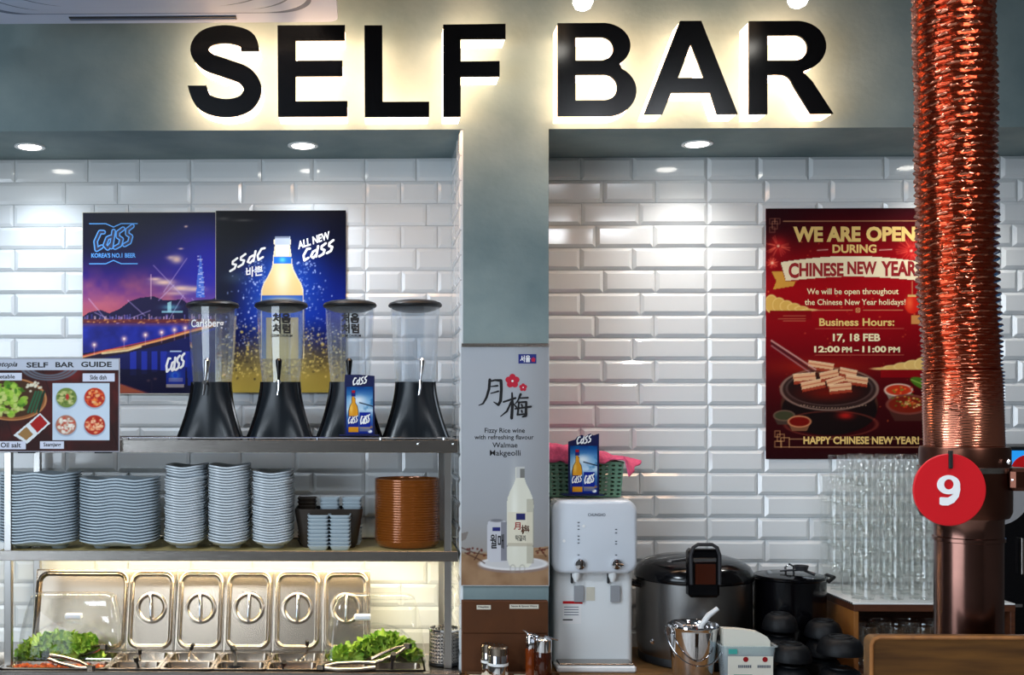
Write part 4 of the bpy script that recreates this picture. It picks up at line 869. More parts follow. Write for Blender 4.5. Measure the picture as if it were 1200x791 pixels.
# --- menu board
YG = 3.318
Gd = Cv(-70, 420, 140, 529.5, 1.5, (46, 18, 16))
n = Gd.noise(26, 9); Gd.mix(np.clip(n+.15, 0, .6), (96, 24, 20)); Gd.glow(85, 436, 12, 10, (140, 30, 26), .6)
for k in range(4): Gd.line([(-70+k*60, 434), (-40+k*60, 530)], 1, (20, 10, 12), .6)
Gd.rect(-70, 420, 140, 434, (186, 192, 206))
for r in (33, 28, 23): Gd.ring(58, 428, r, r*.52, 2, (96, 104, 116), .9*1)
Gd.rect(-70, 420, 140, 434, (186, 192, 206))
Gd.ell(14, 468, 41, 25, (140, 84, 44)); Gd.ell(14, 467, 37, 22, (66, 40, 20)); Gd.ring(14, 468, 40, 24.2, 1.2, (200, 140, 90), .8)
for k in range(150):
    a, r = random.uniform(0, 6.28), random.random()**.5; Gd.ell(8+22*r*math.cos(a), 468+19*r*math.sin(a), random.uniform(1.5, 5), random.uniform(1.2, 4), random.choice([(120, 170, 40), (90, 140, 30), (170, 200, 80), (60, 110, 20), (150, 190, 60), (196, 206, 120)]), .8)
for k in range(4): Gd.line([(33+k*4, 483), (42+k*3.3, 459)], 2.4, random.choice([(24, 70, 40), (40, 90, 60), (14, 50, 34)]))
for k in range(20): Gd.ell(random.gauss(39, 5), random.gauss(452, 2.5), 1.6, 1.4, (220, 214, 190), .9)
Gd.poly([(47, 484), (59, 496), (32, 520), (16, 510)], (216, 220, 222)); Gd.poly([(47, 486), (56, 496), (44, 507), (35, 497)], (160, 24, 22)); Gd.poly([(31, 500), (39, 509), (31, 516), (21, 509)], (150, 112, 66))
Gd.rect(61.5, 449, 128.5, 515.5, (196, 210, 224)); Gd.mix(((Gd.X > 61.5) & (Gd.X < 128.5) & (Gd.Y > 449) & (Gd.Y < 515.5))*np.clip(Gd.noise(40, 2)*.6, 0, .4), (150, 166, 190))
for cx, cy, c1, cols in ((78, 466, (110, 130, 60), [(190, 190, 120), (140, 150, 70), (210, 200, 140), (80, 104, 40)]), (111, 466, (190, 50, 24), [(220, 90, 40), (240, 140, 60), (170, 30, 20), (236, 180, 120)]),
                         (77.5, 498, (170, 110, 90), [(226, 222, 206), (240, 236, 226), (190, 80, 60), (210, 200, 180)]), (111, 498, (170, 40, 24), [(210, 80, 50), (236, 170, 120), (190, 40, 24), (240, 200, 160)])):
    Gd.ell(cx, cy+1.5, 13, 12, (140, 156, 176), .7); Gd.ell(cx, cy, 12, 11.5, c1)
    for k in range(60):
        a, r = random.uniform(0, 6.28), random.random()**.5; Gd.ell(cx+9.5*r*math.cos(a), cy+9*r*math.sin(a), random.uniform(.8, 2.8), random.uniform(.8, 2), random.choice(cols), .85)
Gd.ell(79, 465, 2, 3.5, (180, 50, 40))
for b_ in ((-40, 437, 25.5, 446), (97, 438, 134, 447), (-40, 517, 30, 526.5), (47, 517, 75, 526)): Gd.rect(*b_, (206, 210, 226))
for b_ in ((-70, 420, 140, 421), (-70, 528.3, 140, 529.5), (139, 420, 140, 530)): Gd.rect(*b_, (150, 150, 160))
gb = thing('menu_board', 'printed guide board with food pictures leaning on the top shelf', 'menu board', (XX(35, YG), YG, ZZ(529.5, YG, 35)))
backing(-70, 420, 140, 529.5, YG, .006, 'white_plastic', gb, 'backing_board'); Gd.sheet('printed_picture', YG, 'matte_print', gb)
MB().box(XX(20, YG), YG+.0065, ZT-.04, XX(40, YG), YF, ZT-.01).box(XX(110, YG), YG+.0065, ZT-.04, XX(130, YG), YF, ZT-.01).build('mounting_pad', 'rubber', gb, smooth=0)
for s_, b_ in (('SELF', (31, 424.5, 56.5, 430.8)), ('BAR', (65, 424.3, 87, 430.5)), ('GUIDE', (95, 423.8, 131, 430.3))): text(s_, b_, YG, 'black_ink', gb, 35, bold=.03)
text('Gentopia', (-14, 423.5, 20.5, 431.5), YG, 'black_ink', gb, 35, shear=.4, bold=.02)
text('Vegetable', (-12, 439, 17.5, 445), YG, 'black_ink', gb, 35, bold=.02); text('Side dish', (105.5, 439.5, 125, 445), YG, 'black_ink', gb, 35, bold=.02)
text('Sesame Oil salt', (-26, 518.5, 24.5, 524.5), YG, 'black_ink', gb, 35, bold=.02); text('Ssamjang', (51, 518.5, 71.5, 524.5), YG, 'black_ink', gb, 35, bold=.02)

# ================================================================== BUFFET
BF, BB = 3.285, 3.70
bx0, bx1 = XX(-150, BF), XX(540, BF)
bu = thing('buffet_counter', 'stainless steel chilled buffet counter under the shelf rack', 'buffet counter', (XX(250, BF), 3.5, 0))
MB().box(bx0, BF+.006, 0, bx1, BB, .80).build('cabinet_body', 'steel', bu, smooth=0)
MB().bbox(bx0, BF, .80, bx1, BF+.018, CZ-.001, .002).build('front_rim', 'steel', bu)
MB().bbox(bx0, 3.535, .80, bx1, BB, CZ, .002).build('rear_ledge', 'steel', bu)
MB().bbox(XX(498, BF)+.002, BF+.0185, .80, bx1, 3.5345, CZ, .002).build('side_ledge', 'steel', bu)
DV = [XX(p, BF+.02) for p in (0, 124, 186, 249, 311, 373, 435, 497)]
r0, r1, r2 = BF+.020, 3.405, 3.530
def pan(x0, x1, y0, y1, label, h=.055):
    f_ = .0075; w, d = x1-x0-.002-2*f_, y1-y0-.002-2*f_; cx, cy = (x0+x1)/2, (y0+y1)/2
    t = MB(); z0 = CZ+.004-h
    L = [rrect(cx, cy, w*.84, d*.80, .012, z0), rrect(cx, cy, w*.9, d*.88, .014, z0+.006), rrect(cx, cy, w, d, .018, z0+h-.002), rrect(cx, cy, w+2*f_, d+2*f_, .006, z0+h-.002),
         rrect(cx, cy, w+2*f_, d+2*f_, .006, z0+h), rrect(cx, cy, w-.002, d-.002, .018, z0+h), rrect(cx, cy, w*.9-.004, d*.88-.004, .014, z0+.009), rrect(cx, cy, w*.84-.004, d*.8-.004, .012, z0+.003)]
    o = t.loft(L).build('food_pan', 'steel_lid', None, 40, origin=(cx, cy, z0)); return tag(o, label, 'food pan', 'pans set in the buffet')
DL = XX(-70, BF+.02)
pan(DL, DV[0], r0, r2, 'steel food pan at the far left end of the buffet')
pan(DV[0], DV[1], r0, r1, 'wide steel pan of kimchi at the front left of the buffet')
pan(DV[0], DV[1], r1, r2, 'wide steel pan under the left lettuce heap')
ords = ['first', 'second', 'third', 'fourth']
for i in range(4):
    pan(DV[1+i], DV[2+i], r0, r1, ords[i]+' small steel pan right of the kimchi, front row')
    pan(DV[1+i], DV[2+i], r1, r2, ords[i]+' small steel pan from the left in the rear row, below the lids')
pan(DV[5], DV[6], r0, r1, 'small steel pan with tongs in front of the right lettuce'); pan(DV[6], DV[7], r0, r1, 'rightmost small steel pan in the front row'); pan(DV[5], DV[7], r1, r2, 'wide steel pan under the right lettuce heap')
def chunks(name, x0, x1, y0, y1, z, n, m, label, cat, s=.008):
    mb = MB()
    mb.box(x0, y0, z-.018, x1, y1, z-.003)
    for _ in range(n):
        c = Vector((random.uniform(x0, x1), random.uniform(y0, y1), z+random.uniform(-.003, .012))); a, b, d = [random.uniform(.3, 1)*s for _ in range(3)]; R = Matrix.Rotation(random.uniform(0, 3), 3, 'Z')@Matrix.Rotation(random.uniform(0, 2), 3, 'X')
        v = [c+R@Vector(p) for p in ((a*1.6, 0, 0), (-a*1.6, 0, 0), (0, b, 0), (0, -b, 0), (0, 0, d), (0, 0, -d))]
        mb.add(v, [(0, 2, 4), (2, 1, 4), (1, 3, 4), (3, 0, 4), (2, 0, 5), (1, 2, 5), (3, 1, 5), (0, 3, 5)])
    o = mb.build(name, m, None, 60, origin=((x0+x1)/2, (y0+y1)/2, z-.018)); tag(o, label, cat, kind='stuff')
chunks('kimchi', DV[0]+.026, DV[1]-.03, r0+.02, r1-.02, CZ-.014, 520, 'kimchi', 'orange red kimchi filling the wide front pan', 'kimchi')
chunks('pickle', DV[4]+.024, DV[5]-.024, r0+.02, r1-.022, CZ-.03, 90, 'kimchi', 'orange pickles in the small front pan with tongs', 'pickles')

# --- lettuce heaps
def leaf_mesh(seed):
    r = random.Random(seed); ph = [r.uniform(0, 6) for _ in range(4)]
    def fn(u, v):
        a = u*2*PI; s_ = .08+.92*v; rad = .036*s_*(1+.22*math.cos(a)+.07*math.sin(7*a+ph[1]))
        z = .020*s_*s_+.0075*s_**3*math.sin(9*a+ph[0])+.005*s_**2*math.sin(17*a+ph[2])+.004*s_*math.sin(5*a+6*s_+ph[3])
        return (rad*math.cos(a), rad*math.sin(a), z)
    return MB().grid(44, 7, fn).mesh('leaf', 'lettuce', 80)
leaves = [leaf_mesh(k) for k in range(4)]
def lettuce(px0, px1, py_top, Yc, label, n, peaks):
    cx = XX((px0+px1)/2, Yc); w = (px1-px0)*K(Yc)/2; t = thing('lettuce_heap', label, 'lettuce', (cx, Yc, CZ-.03), 'lettuce heaps under clear covers')
    for k in range(n):
        u = random.uniform(-1, 1); px = (px0+px1)/2+u*(px1-px0)/2
        top = np.interp(px, [p[0] for p in peaks], [p[1] for p in peaks])
        hz = ZZ(top, Yc)-CZ; v = random.random()**.6
        o = bpy.data.objects.new('leaf', leaves[k % 4]); C.objects.link(o); o.parent = t
        sc = random.uniform(.55, .95)
        o.location = (u*(w-.018), random.uniform(-.04, .04)*(1.1-v*.6), .03+max(.0, hz-.02)*v); o.scale = (sc,)*3
        o.rotation_euler = (random.uniform(.2, 1.7), random.uniform(-.8, .8), random.uniform(0, 6.28) if v < .5 else random.uniform(-1, 1))
lettuce(22, 122, 738, 3.47, 'heap of green lettuce under the left clear cover', 70, [(22, 760), (32, 748), (45, 747), (55, 746), (60, 738), (70, 745), (95, 744), (108, 745), (122, 758)])
lettuce(385, 492, 738, 3.47, 'heap of green lettuce under the right clear cover', 60, [(385, 764), (405, 757), (425, 750), (440, 745), (452, 739), (468, 742), (478, 752), (492, 760)])
# --- clear covers
def cover(px0, px1, pyt, label, hx):
    Yc = 3.475; cx = XX((px0+px1)/2, Yc); w = (px1-px0)*K(Yc); z0 = CZ+.0045; h = ZZ(pyt, Yc)-z0
    t = thing('clear_food_cover', label, 'food cover', (cx, Yc, z0), 'clear covers over the lettuce')
    L = []
    for s_, sh in ((0, 0), (.15, .004), (.45, .016), (.75, .036), (.92, .056), (.985, .074), (1.0, .09)):
        L.append(rrect(cx, Yc+.028*s_, w-2*sh*.55, .115-sh*.9, .03, z0+h*s_, 7))
    MB().loft(L, cap0=False).build('cover_shell', 'clear_cover', t, 60)
    MB().tube(rrect(cx, Yc, w, .115, .03, z0+.003, 7)+[rrect(cx, Yc, w, .115, .03, z0+.003, 7)[0]], .003, 6, False).build('cover_rim', 'clear_core', t)
    MB().tube(rrect(cx, Yc+.0255, w-.062, .063, .025, z0+h*.93, 7)+[rrect(cx, Yc+.0255, w-.062, .063, .025, z0+h*.93, 7)[0]], .0025, 6, False).build('shoulder_rib', 'clear_core', t)
    pts = [(cx+w*.44*math.cos(a), Yc-.052+.02*math.sin(a), z0+h*.57*math.sin(a)) for a in [PI*k/24 for k in range(25)]]
    MB().tube(pts, .0035, 6).build('opening_rib', 'clear_core', t)
    hxw = XX(hx, Yc); MB().bbox(hxw-.026, Yc-.045, z0+h*.63, hxw+.026, Yc-.025, z0+h*.72, .004).build('handle', 'white_plastic', t)  # white colour stands in for the reflection on the clear handle
cover(22, 146, 697, 'clear dome cover over the left lettuce heap', 90)
cover(380, 498, 697, 'clear dome cover over the right lettuce heap', 425)

# --- steel lids leaning on the wall
def lid_mesh(w, h, circ=True, deep=.004):
    nu, nv = (64, 96) if w < .2 else (110, 96)
    def sd(x, z, hw, hh, r):
        qx, qz = abs(x)-hw+r, abs(z)-hh+r; return math.hypot(max(qx, 0), max(qz, 0))+min(max(qx, qz), 0)-r
    def sm(a, b, x): t = min(1, max(0, (x-a)/(b-a))); return t*t*(3-2*t)
    def fn(u, v):
        x, z = (u-.5)*w, (v-.5)*h; d = -sd(x, z, w/2-.006, h/2-.008, .035)     # >0 inside the ring
        y = deep*1.2*sm(.001, .006, d)-deep*1.8*sm(.009, .014, d)+.001*sm(.0, .0012, min(x+w/2, w/2-x, z+h/2, h/2-z))
        if circ:
            rr = math.hypot(x, z-.008); y += deep*.5*sm(.050, .045, rr)*sm(.038, .043, rr)-.019*sm(.043, .012, rr)
        return (x, -y, z)
    mb = MB().grid(nu, nv, fn); n = len(mb.v)
    mb.box(-w/2, .0, -h/2, w/2, .0015, h/2); mb.v[n:] = [(a, b+.004, c) for a, b, c in mb.v[n:]]
    for e in ((-w/2, -w/2+.001), (w/2-.001, w/2)): mb.box(e[0], -.001, -h/2, e[1], .0055, h/2)
    for e in ((-h/2, -h/2+.001), (h/2-.001, h/2)): mb.box(-w/2, -.001, e[0], w/2, .0055, e[1])
    return mb
HL = .262; lean = math.radians(15)
lm = lid_mesh(57*K(3.58), HL).mesh('lid_plate', 'steel_lid', 60)
hm = MB().tube([(0, -.001, -.032), (0, -.0085, -.030), (0, -.0115, -.02), (0, -.0125, 0), (0, -.0115, .036), (0, -.0085, .046), (0, -.001, .048)], .0042, 10)
hm.lathe([(.006, -.0045), (.006, .0)], (0, 0, -.031), 10, 'y'); hm.lathe([(.006, -.0045), (.006, 0)], (0, 0, .047), 10, 'y')
hmm = hm.mesh('lid_handle', 'chrome', 40)
for i, px in enumerate((175.2, 233, 290, 347.5, 405.5)):
    z0 = CZ+.0005; t = thing('pan_lid', ['first', 'second', 'third', 'fourth', 'fifth'][i]+' small steel pan lid from the left, leaning on the tiles', 'pan lid', (XX(px, 3.56), 3.556, z0), 'steel pan lids leaning on the back wall')
    t.rotation_euler = (-lean, random.uniform(-.008, .008), 0)
    o = bpy.data.objects.new('lid_plate', lm); C.objects.link(o); o.parent = t; o.location = (0, 0, HL/2)
    o = bpy.data.objects.new('lid_handle', hmm); C.objects.link(o); o.parent = t; o.location = (0, 0, HL/2); o.rotation_euler = (0, random.uniform(-.1, .1), 0)
t = thing('large_pan_lid', 'large steel pan lid leaning behind the left clear cover', 'pan lid', (XX(92, 3.56), 3.558, CZ+.0005)); t.rotation_euler = (-lean, 0, 0)
o = bpy.data.objects.new('lid_plate', lid_mesh(112*K(3.58), HL, False, .009).mesh('lid_plate', 'steel_lid', 60)); C.objects.link(o); o.parent = t; o.location = (0, 0, HL/2)

# --- serving tools in the pans
def tool(pts, r, grip, label, cat, name, bowl=None, m='chrome'):
    P3 = [Vector((XX(x, Y), Y, ZZ(y, Y))) for x, y, Y in pts]
    t = thing(name, label, cat, P3[-1])
    MB().tube(P3, r, 8).build('handle', m, t)
    if grip: MB().tube([P3[0]+(P3[0]-P3[1]).normalized()*.004, P3[0]+(P3[1]-P3[0])*grip], r*2.0, 10).build('grip', 'black_matte', t)
    if bowl: MB().lathe([(.004, -.016), (.018, -.010), (.022, 0), (.0205, 0), (.017, -.008), (.004, -.0135)], tuple(P3[-1]), 18).build('ladle_bowl', m, t)
    return t
tool([(164, 763, 3.42), (164, 772, 3.43), (166, 778, 3.45)], .003, .5, 'small steel spoon with black tip in the first rear pan', 'spoon', 'serving_spoon', True)
tool([(159, 772, 3.33), (161, 779, 3.34), (163, 786, 3.37)], .004, .5, 'small black handled ladle in the first front pan', 'ladle', 'ladle', True, 'dark_grey')
tool([(226, 757, 3.43), (222, 766, 3.44), (221, 776, 3.47)], .003, .55, 'steel ladle with black grip in the second rear pan', 'ladle', 'ladle', True)
tool([(273, 760, 3.40), (277, 770, 3.38), (275, 782, 3.345)], .0045, .4, 'dark tongs standing across the third pans', 'tongs', 'tongs', True, 'dark_grey')
tool([(360, 753, 3.42), (360, 764, 3.43), (352, 774, 3.46)], .003, .35, 'steel ladle with black grip in the fourth rear pan', 'ladle', 'ladle', True)
tool([(333, 777, 3.32), (332, 781, 3.33), (330, 788, 3.36)], .004, .5, 'small black handled spoon in the orange pickles', 'spoon', 'serving_spoon', True, 'dark_grey')
tool([(461, 767, 3.315), (460, 776, 3.33), (459, 786, 3.36)], .0045, .6, 'black handled ladle in the rightmost front pan', 'ladle', 'ladle', True, 'dark_grey')
def tongs(x0, y0, x1, y1, Ya, Yb, label):
    a = Vector((XX(x0, Ya), Ya, ZZ(y0, Ya))); b = Vector((XX(x1, Yb), Yb, ZZ(y1, Yb))); t = thing('tongs', label, 'tongs', a); d = Vector((0, .010, .008))
    for s_ in (-1, 1):
        MB().tube([a, a+(b-a)*.3+d*s_*.9, a+(b-a)*.7+d*s_, b+d*s_*.6], [.004, .005, .005, .0065], 8).build('arm', 'steel_lid', t)
    MB().bbox(a.x-.013, a.y-.006, a.z-.008, a.x+.006, a.y+.006, a.z+.008, .002).build('clip', 'steel_lid', t); MB().bbox(a.x+.006, a.y-.006, a.z-.009, a.x+.012, a.y+.006, a.z+.008, .002).build('end_cap', 'black_matte', t)
tongs(107, 784, 58, 772, 3.31, 3.36, 'steel tongs lying across the kimchi pan')
tongs(122, 759, 92, 767, 3.41, 3.45, 'steel tongs resting in the left lettuce')
tongs(376, 782, 440, 780, 3.30, 3.31, 'long steel tongs lying in the pan before the right lettuce')
tongs(478, 757, 435, 775, 3.40, 3.37, 'pale steel tongs leaning on the right lettuce')
# --- perforated holder
Yh = 3.40; hx_ = XX(520.5, Yh); rh = 17.5*K(Yh); zh0 = CZ+.001; zh1 = ZZ(735, Yh)
t = thing('utensil_holder', 'perforated steel cylinder holder at the right end of the buffet', 'utensil holder', (hx_, Yh, zh0))
o = MB().holes(30, 9, lambda u, v: (hx_+rh*math.cos(2*PI*u), Yh+rh*math.sin(2*PI*u), zh0+.008+(zh1-zh0-.014)*v), .28, .26).build('perforated_wall', 'steel', t, 60)
md = o.modifiers.new('thickness', 'SOLIDIFY'); md.thickness = .0012
MB().lathe([(rh*.96, 0), (rh+.002, .002), (rh+.002, .009), (rh, .010)], (hx_, Yh, zh0), 30).build('base_ring', 'black_matte', t)
MB().lathe([(rh, -.008), (rh+.0025, -.006), (rh+.0025, 0), (rh-.002, 0), (rh-.002, -.008)], (hx_, Yh, zh1), 30, cap0=False, cap1=False).build('top_ring', 'chrome', t)
MB().lathe([(rh*.9, .01), (rh*.9, (zh1-zh0)*.8)], (hx_, Yh, zh0), 24).build('inner_sleeve', 'dark_grey', t)

# ================================================================== RIGHT ALCOVE
ZC = .866
ct = thing('service_counter', 'wood topped service counter in the right alcove', 'counter', (XX(850, 3.3), 3.3, 0))
cx0, cx1 = bx1+.003, XR-.02
MB().bbox(cx0, 3.12, ZC-.035, cx1, Y1-.001, ZC, .003).build('worktop', 'counter_wood', ct)
MB().bbox(CXR+.003, Y1-.001, ZC-.035, cx1, Y2-.001, ZC, .002).build('worktop_extension', 'counter_wood', ct)
MB().box(cx0+.01, 3.16, 0, cx1-.01, Y1-.01, ZC-.0352).build('cabinet_body', 'wall_dark', ct, smooth=0)
# brown cabinet under the rice wine poster
Yb = 3.30
cb = thing('brown_carton', 'dark brown carton with two small labels below the rice wine poster', 'carton', (XX(592, Yb), Yb, ZC))
zc0 = ZC+.001; zc1 = ZZ(704.5, Yb, 592); zm = ZZ(742, Yb, 592)
MB().bbox(XX(541.5, Yb), Yb, zc0, XX(642.5, Yb), Y1-.001, zm-.001, .0015).build('lower_box', 'carton', cb)
MB().bbox(XX(541.5, Yb), Yb-.002, zm, XX(642.5, Yb), Y1-.001, zc1, .0015).build('lid_box', 'carton', cb)
for a, b, c_, d, s_ in ((558.5, 709, 575, 714, 'Napkin'), (597, 708, 631, 713, 'Sauce & Spoon Ware')):
    MB().box(XX(a, Yb), Yb-.0035, ZZ(d, Yb, 592), XX(b if 0 else c_, Yb), Yb-.002, ZZ(b, Yb, 592)).build('label_strip', 'label', cb, smooth=0)
    text(s_, (a+2, b+1.2, c_-2, d-1.2), Yb-.0035, 'black_ink', cb, 592, bold=.02)
# tray, papers, shakers, sauce pourers
Yq = 3.235
tr = thing('wooden_tray', 'shallow wooden tray holding seasonings in front of the carton', 'tray', (XX(602, Yq), Yq, ZC))
tray(MB(), XX(602, Yq), 3.235, ZC+.0005, 112*K(Yq), .105, .012, .003, .006, .97).build('tray_body', 'wood', tr)
for px, r_, lab in ((566, .1, 'white paper sheet under the steel shakers'), (618, -.15, 'white paper sheet under the sauce pourers')):
    o = MB().box(-.05, -.04, 0, .05, .045, .001).build('paper_sheet', 'paper', None, 0); o.location = (XX(px+6, Yq), Yq, ZC+.0045 if r_ > 0 else ZC+.006); o.rotation_euler = (0, 0, r_*.3); tag(o, lab, 'paper')
def shaker(px, pyt, pyb, wpx, Y, label):
    x = XX(px, Y); r = wpx/2*K(Y); z0 = ZC+.0075; h = (pyb-pyt)*K(Y)
    t = thing('shaker', label, 'shaker', (x, Y, z0), 'steel seasoning shakers')
    MB().lathe([(r*.96, 0), (r, .004), (r, h*.72), (r*.97, h*.74)], (x, Y, z0), 28).build('jar', 'chrome', t)
    MB().lathe([(r+.001, h*.735), (r+.0012, h*.95), (r*.9, h), (r*.5, h+.002)], (x, Y, z0), 28).build('lid', 'steel_lid', t)
    MB().lathe([(r+.0006, h*.42), (r+.0006, h*.50)], (x, Y, z0), 28, cap0=False, cap1=False).build('band', 'white_plastic', t)
    for k in range(5):
        a = k*2*PI/5; MB().lathe([(.0018, h+.0005), (.0018, h+.0032)], (x+r*.45*math.cos(a), Y+r*.45*math.sin(a), z0), 8).build('hole', 'black_matte', t)
shaker(572, 750, 787, 16, 3.262, 'steel seasoning shaker, left and partly behind the other')
shaker(583.5, 752, 791, 24, 3.222, 'steel seasoning shaker with white band, front of the pair')
def pourer(px, pyt, wpx, Y, mg, label):
    x = XX(px, Y); r = wpx/2*K(Y); z0 = ZC+.0075; h = ZZ(pyt, Y, px)-z0
    t = thing('sauce_pourer', label, 'sauce pourer', (x, Y, z0), 'glass sauce pourers')
    MB().lathe([(r*.9, 0), (r, .005), (r, h*.62), (r*.94, h*.66)], (x, Y, z0), 24).build('glass_body', mg, t)
    MB().lathe([(r*.98, h*.64), (r, h*.66), (r*1.0, h*.92), (r*.8, h*.96), (r*.3, h)], (x, Y, z0), 24).build('steel_cap', 'chrome', t)
    MB().tube([(x-r*.4, Y, z0+h*.97), (x-r*1.0, Y-.002, z0+h*1.03), (x-r*1.5, Y-.004, z0+h*1.06)], [.004, .003, .002], 8).build('spout', 'chrome', t)
    MB().tube([(x+r*.2, Y, z0+h*.99), (x+r*1.2, Y, z0+h*.93), (x+r*1.7, Y, z0+h*.90)], .0022, 8).build('lid_lever', 'chrome', t)
pourer(622, 741, 13, 3.262, 'amber_lite', 'amber glass sauce pourer with steel cap, rear of the pair')
pourer(636, 745, 21, 3.225, 'amber_glass', 'dark glass sauce pourer with steel cap, front of the pair')

# --- water dispenser
Yw = 3.40; wx0, wx1 = XX(649, Yw), XX(742, Yw); wz0 = ZC+.001; wc = (wx0+wx1)/2
wd = thing('water_dispenser', 'white countertop water dispenser with two chrome knobs', 'water dispenser', (wc, Yw, wz0))
zt_ = ZZ(586, Yw-.03, 697); zmid = ZZ(672, Yw-.03, 697)
MB().loft([rrect(wc, (Yw+3.68)/2, wx1-wx0, 3.68-Yw, .02, wz0+.012), rrect(wc, (Yw+3.68)/2, wx1-wx0, 3.68-Yw, .02, zt_-.01), rrect(wc, (Yw+3.68)/2, wx1-wx0-.015, 3.68-Yw-.02, .02, zt_-.002)]).build('body', 'white_plastic', wd)
hx0, hx1 = XX(646.5, Yw-.035), XX(747, Yw-.035); hc = (hx0+hx1)/2; hw = hx1-hx0; hh = zt_-zmid; hz = (zt_+zmid)/2
MB().loft([rrect(hc, hz, hw, hh, .035, Yw+.03, 8, 'xz'), rrect(hc, hz, hw, hh, .035, Yw-.028, 8, 'xz'), rrect(hc, hz, hw-.008, hh-.008, .034, Yw-.034, 8, 'xz'), rrect(hc, hz, hw-.022, hh-.022, .03, Yw-.036, 8, 'xz')]).build('head_panel', 'white_plastic_face', wd, 40)
YH = Yw-.0365
for px, lab in ((679.5, 0), (722.5, 1)):
    x = XX(px, YH); z = ZZ(661, YH, 697)
    k = MB().lathe([(.0175, .002), (.0175, -.004), (.015, -.010), (.006, -.0115)], (x, YH, z), 24, 'y').build('knob', 'chrome', wd)
    MB().bbox(x-(.002 if not lab else .006), YH-.018, z-(.012 if not lab else .003), x+(.002 if not lab else .018), YH-.010, z+(.012 if not lab else .003), .001).build('knob_grip', 'steel', k)
    zn = ZZ(672, YH, 697)
    MB().lathe([(.014, zn+.012), (.0125, zn-.012), (.008, zn-.022), (.006, zn-.028), (.004, zn-.028), (.004, zn)], (x-.008, Yw-.018, 0), 18).build('nozzle', 'white_plastic', wd)
    MB().bbox(x-.022, Yw-.012, zn-.034, x-.016, Yw-.002, zn+.004, .001).build('nozzle_bracket', 'dark_grey', wd)
    MB().bbox(x-.026+.014, Yw-.010, ZZ(705, Yw, 697), x+.026-.014+.005, Yw-.004, ZZ(686, Yw, 697), .001).build('push_lever', 'grey_tag', wd)
    if not lab: MB().box(XX(687, Yw), Yw-.0012, ZZ(704, Yw, 697), XX(697, Yw), Yw-.0002, ZZ(688, Yw, 697)).build('spec_sticker', 'label', wd, smooth=0)
MB().bbox(XX(652, Yw-.06), Yw-.075, wz0, XX(745, Yw-.06), Yw+.0, wz0+.020, .005).build('drip_tray', 'white_plastic', wd)
MB().bbox(XX(655, Yw-.06), Yw-.068, wz0+.0202, XX(742, Yw-.06), Yw-.004, wz0+.026, .002).build('drip_grille', 'steel', wd)
text('CHUNGHO', (689, 601.5, 709.5, 605), YH, 'grey_ink', wd, bold=.02)
for px, ys in ((678, (612, 616, 620, 628, 632, 636, 650)), (722, (620, 624, 634, 637, 650))):
    for y in ys: MB().box(XX(px-1.2, YH), YH-.0006, ZZ(y+1, YH, 697), XX(px+1.2, YH), YH, ZZ(y-.3, YH, 697)).build('indicator', 'grey_ink', wd, smooth=0)
for px, py in ((684, 616.5), (661, 634)): MB().lathe([(.0045, 0), (.0045, -.001)], (XX(px, YH), YH, ZZ(py, YH, 697)), 12, 'y').build('indicator_light', 'white_ink', wd)
MB().box(XX(659.5, Yw), Yw-.0012, ZZ(731, Yw, 697), XX(681, Yw), Yw-.0002, ZZ(707.5, Yw, 697)).build('notice_sticker', 'white_ink', wd, smooth=0)
MB().box(XX(659.5, Yw), Yw-.0018, ZZ(707.5, Yw, 697), XX(682.5, Yw), Yw-.0002, ZZ(704.5, Yw, 697)).build('sticker_header', 'red_tag', wd, smooth=0)
MB().box(XX(659.5, Yw), Yw-.0018, ZZ(727, Yw, 697), XX(671, Yw), Yw-.0013, ZZ(725.5, Yw, 697)).build('sticker_bar', 'black_ink', wd, smooth=0)
for y in (711, 714, 717, 720): MB().box(XX(661, Yw), Yw-.0018, ZZ(y+.8, Yw, 697), XX(678, Yw), Yw-.0013, ZZ(y, Yw, 697)).build('sticker_line', 'grey_ink', wd, smooth=0)

# --- green basket + pink cloth on top of it
Ybk = 3.47; kx0, kx1 = XX(640, Ybk)+.01, XX(731, Ybk); kz0 = zt_; kz1 = ZZ(541, Ybk, 697); kb = 3.66
kx0 = CXR+.004
bk = thing('plastic_basket', 'green perforated plastic basket on top of the water dispenser', 'basket', ((kx0+kx1)/2, (Ybk+kb)/2, kz0))
tp_ = .006
def wallfn(p0, p1):
    def fn(u, v):
        x = p0[0]+(p1[0]-p0[0])*u; y = p0[1]+(p1[1]-p0[1])*u; c = Vector(((kx0+kx1)/2, (Ybk+kb)/2)); d = Vector((x, y))-c
        q = c+d*(1-.06*(1-v)); return (q.x, q.y, kz0+.004+(kz1-kz0-.010)*v)
    return fn
mb = MB()
for a, b, n_ in (((kx0, Ybk), (kx1, Ybk), 12), ((kx1, Ybk), (kx1, kb), 9), ((kx1, kb), (kx0, kb), 12), ((kx0, kb), (kx0, Ybk), 9)): mb.holes(n_, 8, wallfn(a, b), .30, .26)
o = mb.build('basket_wall', 'basket_green', bk, 0); md = o.modifiers.new('thickness', 'SOLIDIFY'); md.thickness = .0022
mb = MB().box(kx0+.008, Ybk+.008, kz0+.0005, kx1-.008, kb-.008, kz0+.004); mb.build('basket_floor', 'basket_green', bk, smooth=0)
rr_ = rrect((kx0+kx1)/2, (Ybk+kb)/2, kx1-kx0, kb-Ybk, .01, kz1-.004, 3); MB().tube(rr_+[rr_[0]], .004, 6, False).build('basket_rim', 'basket_green', bk)
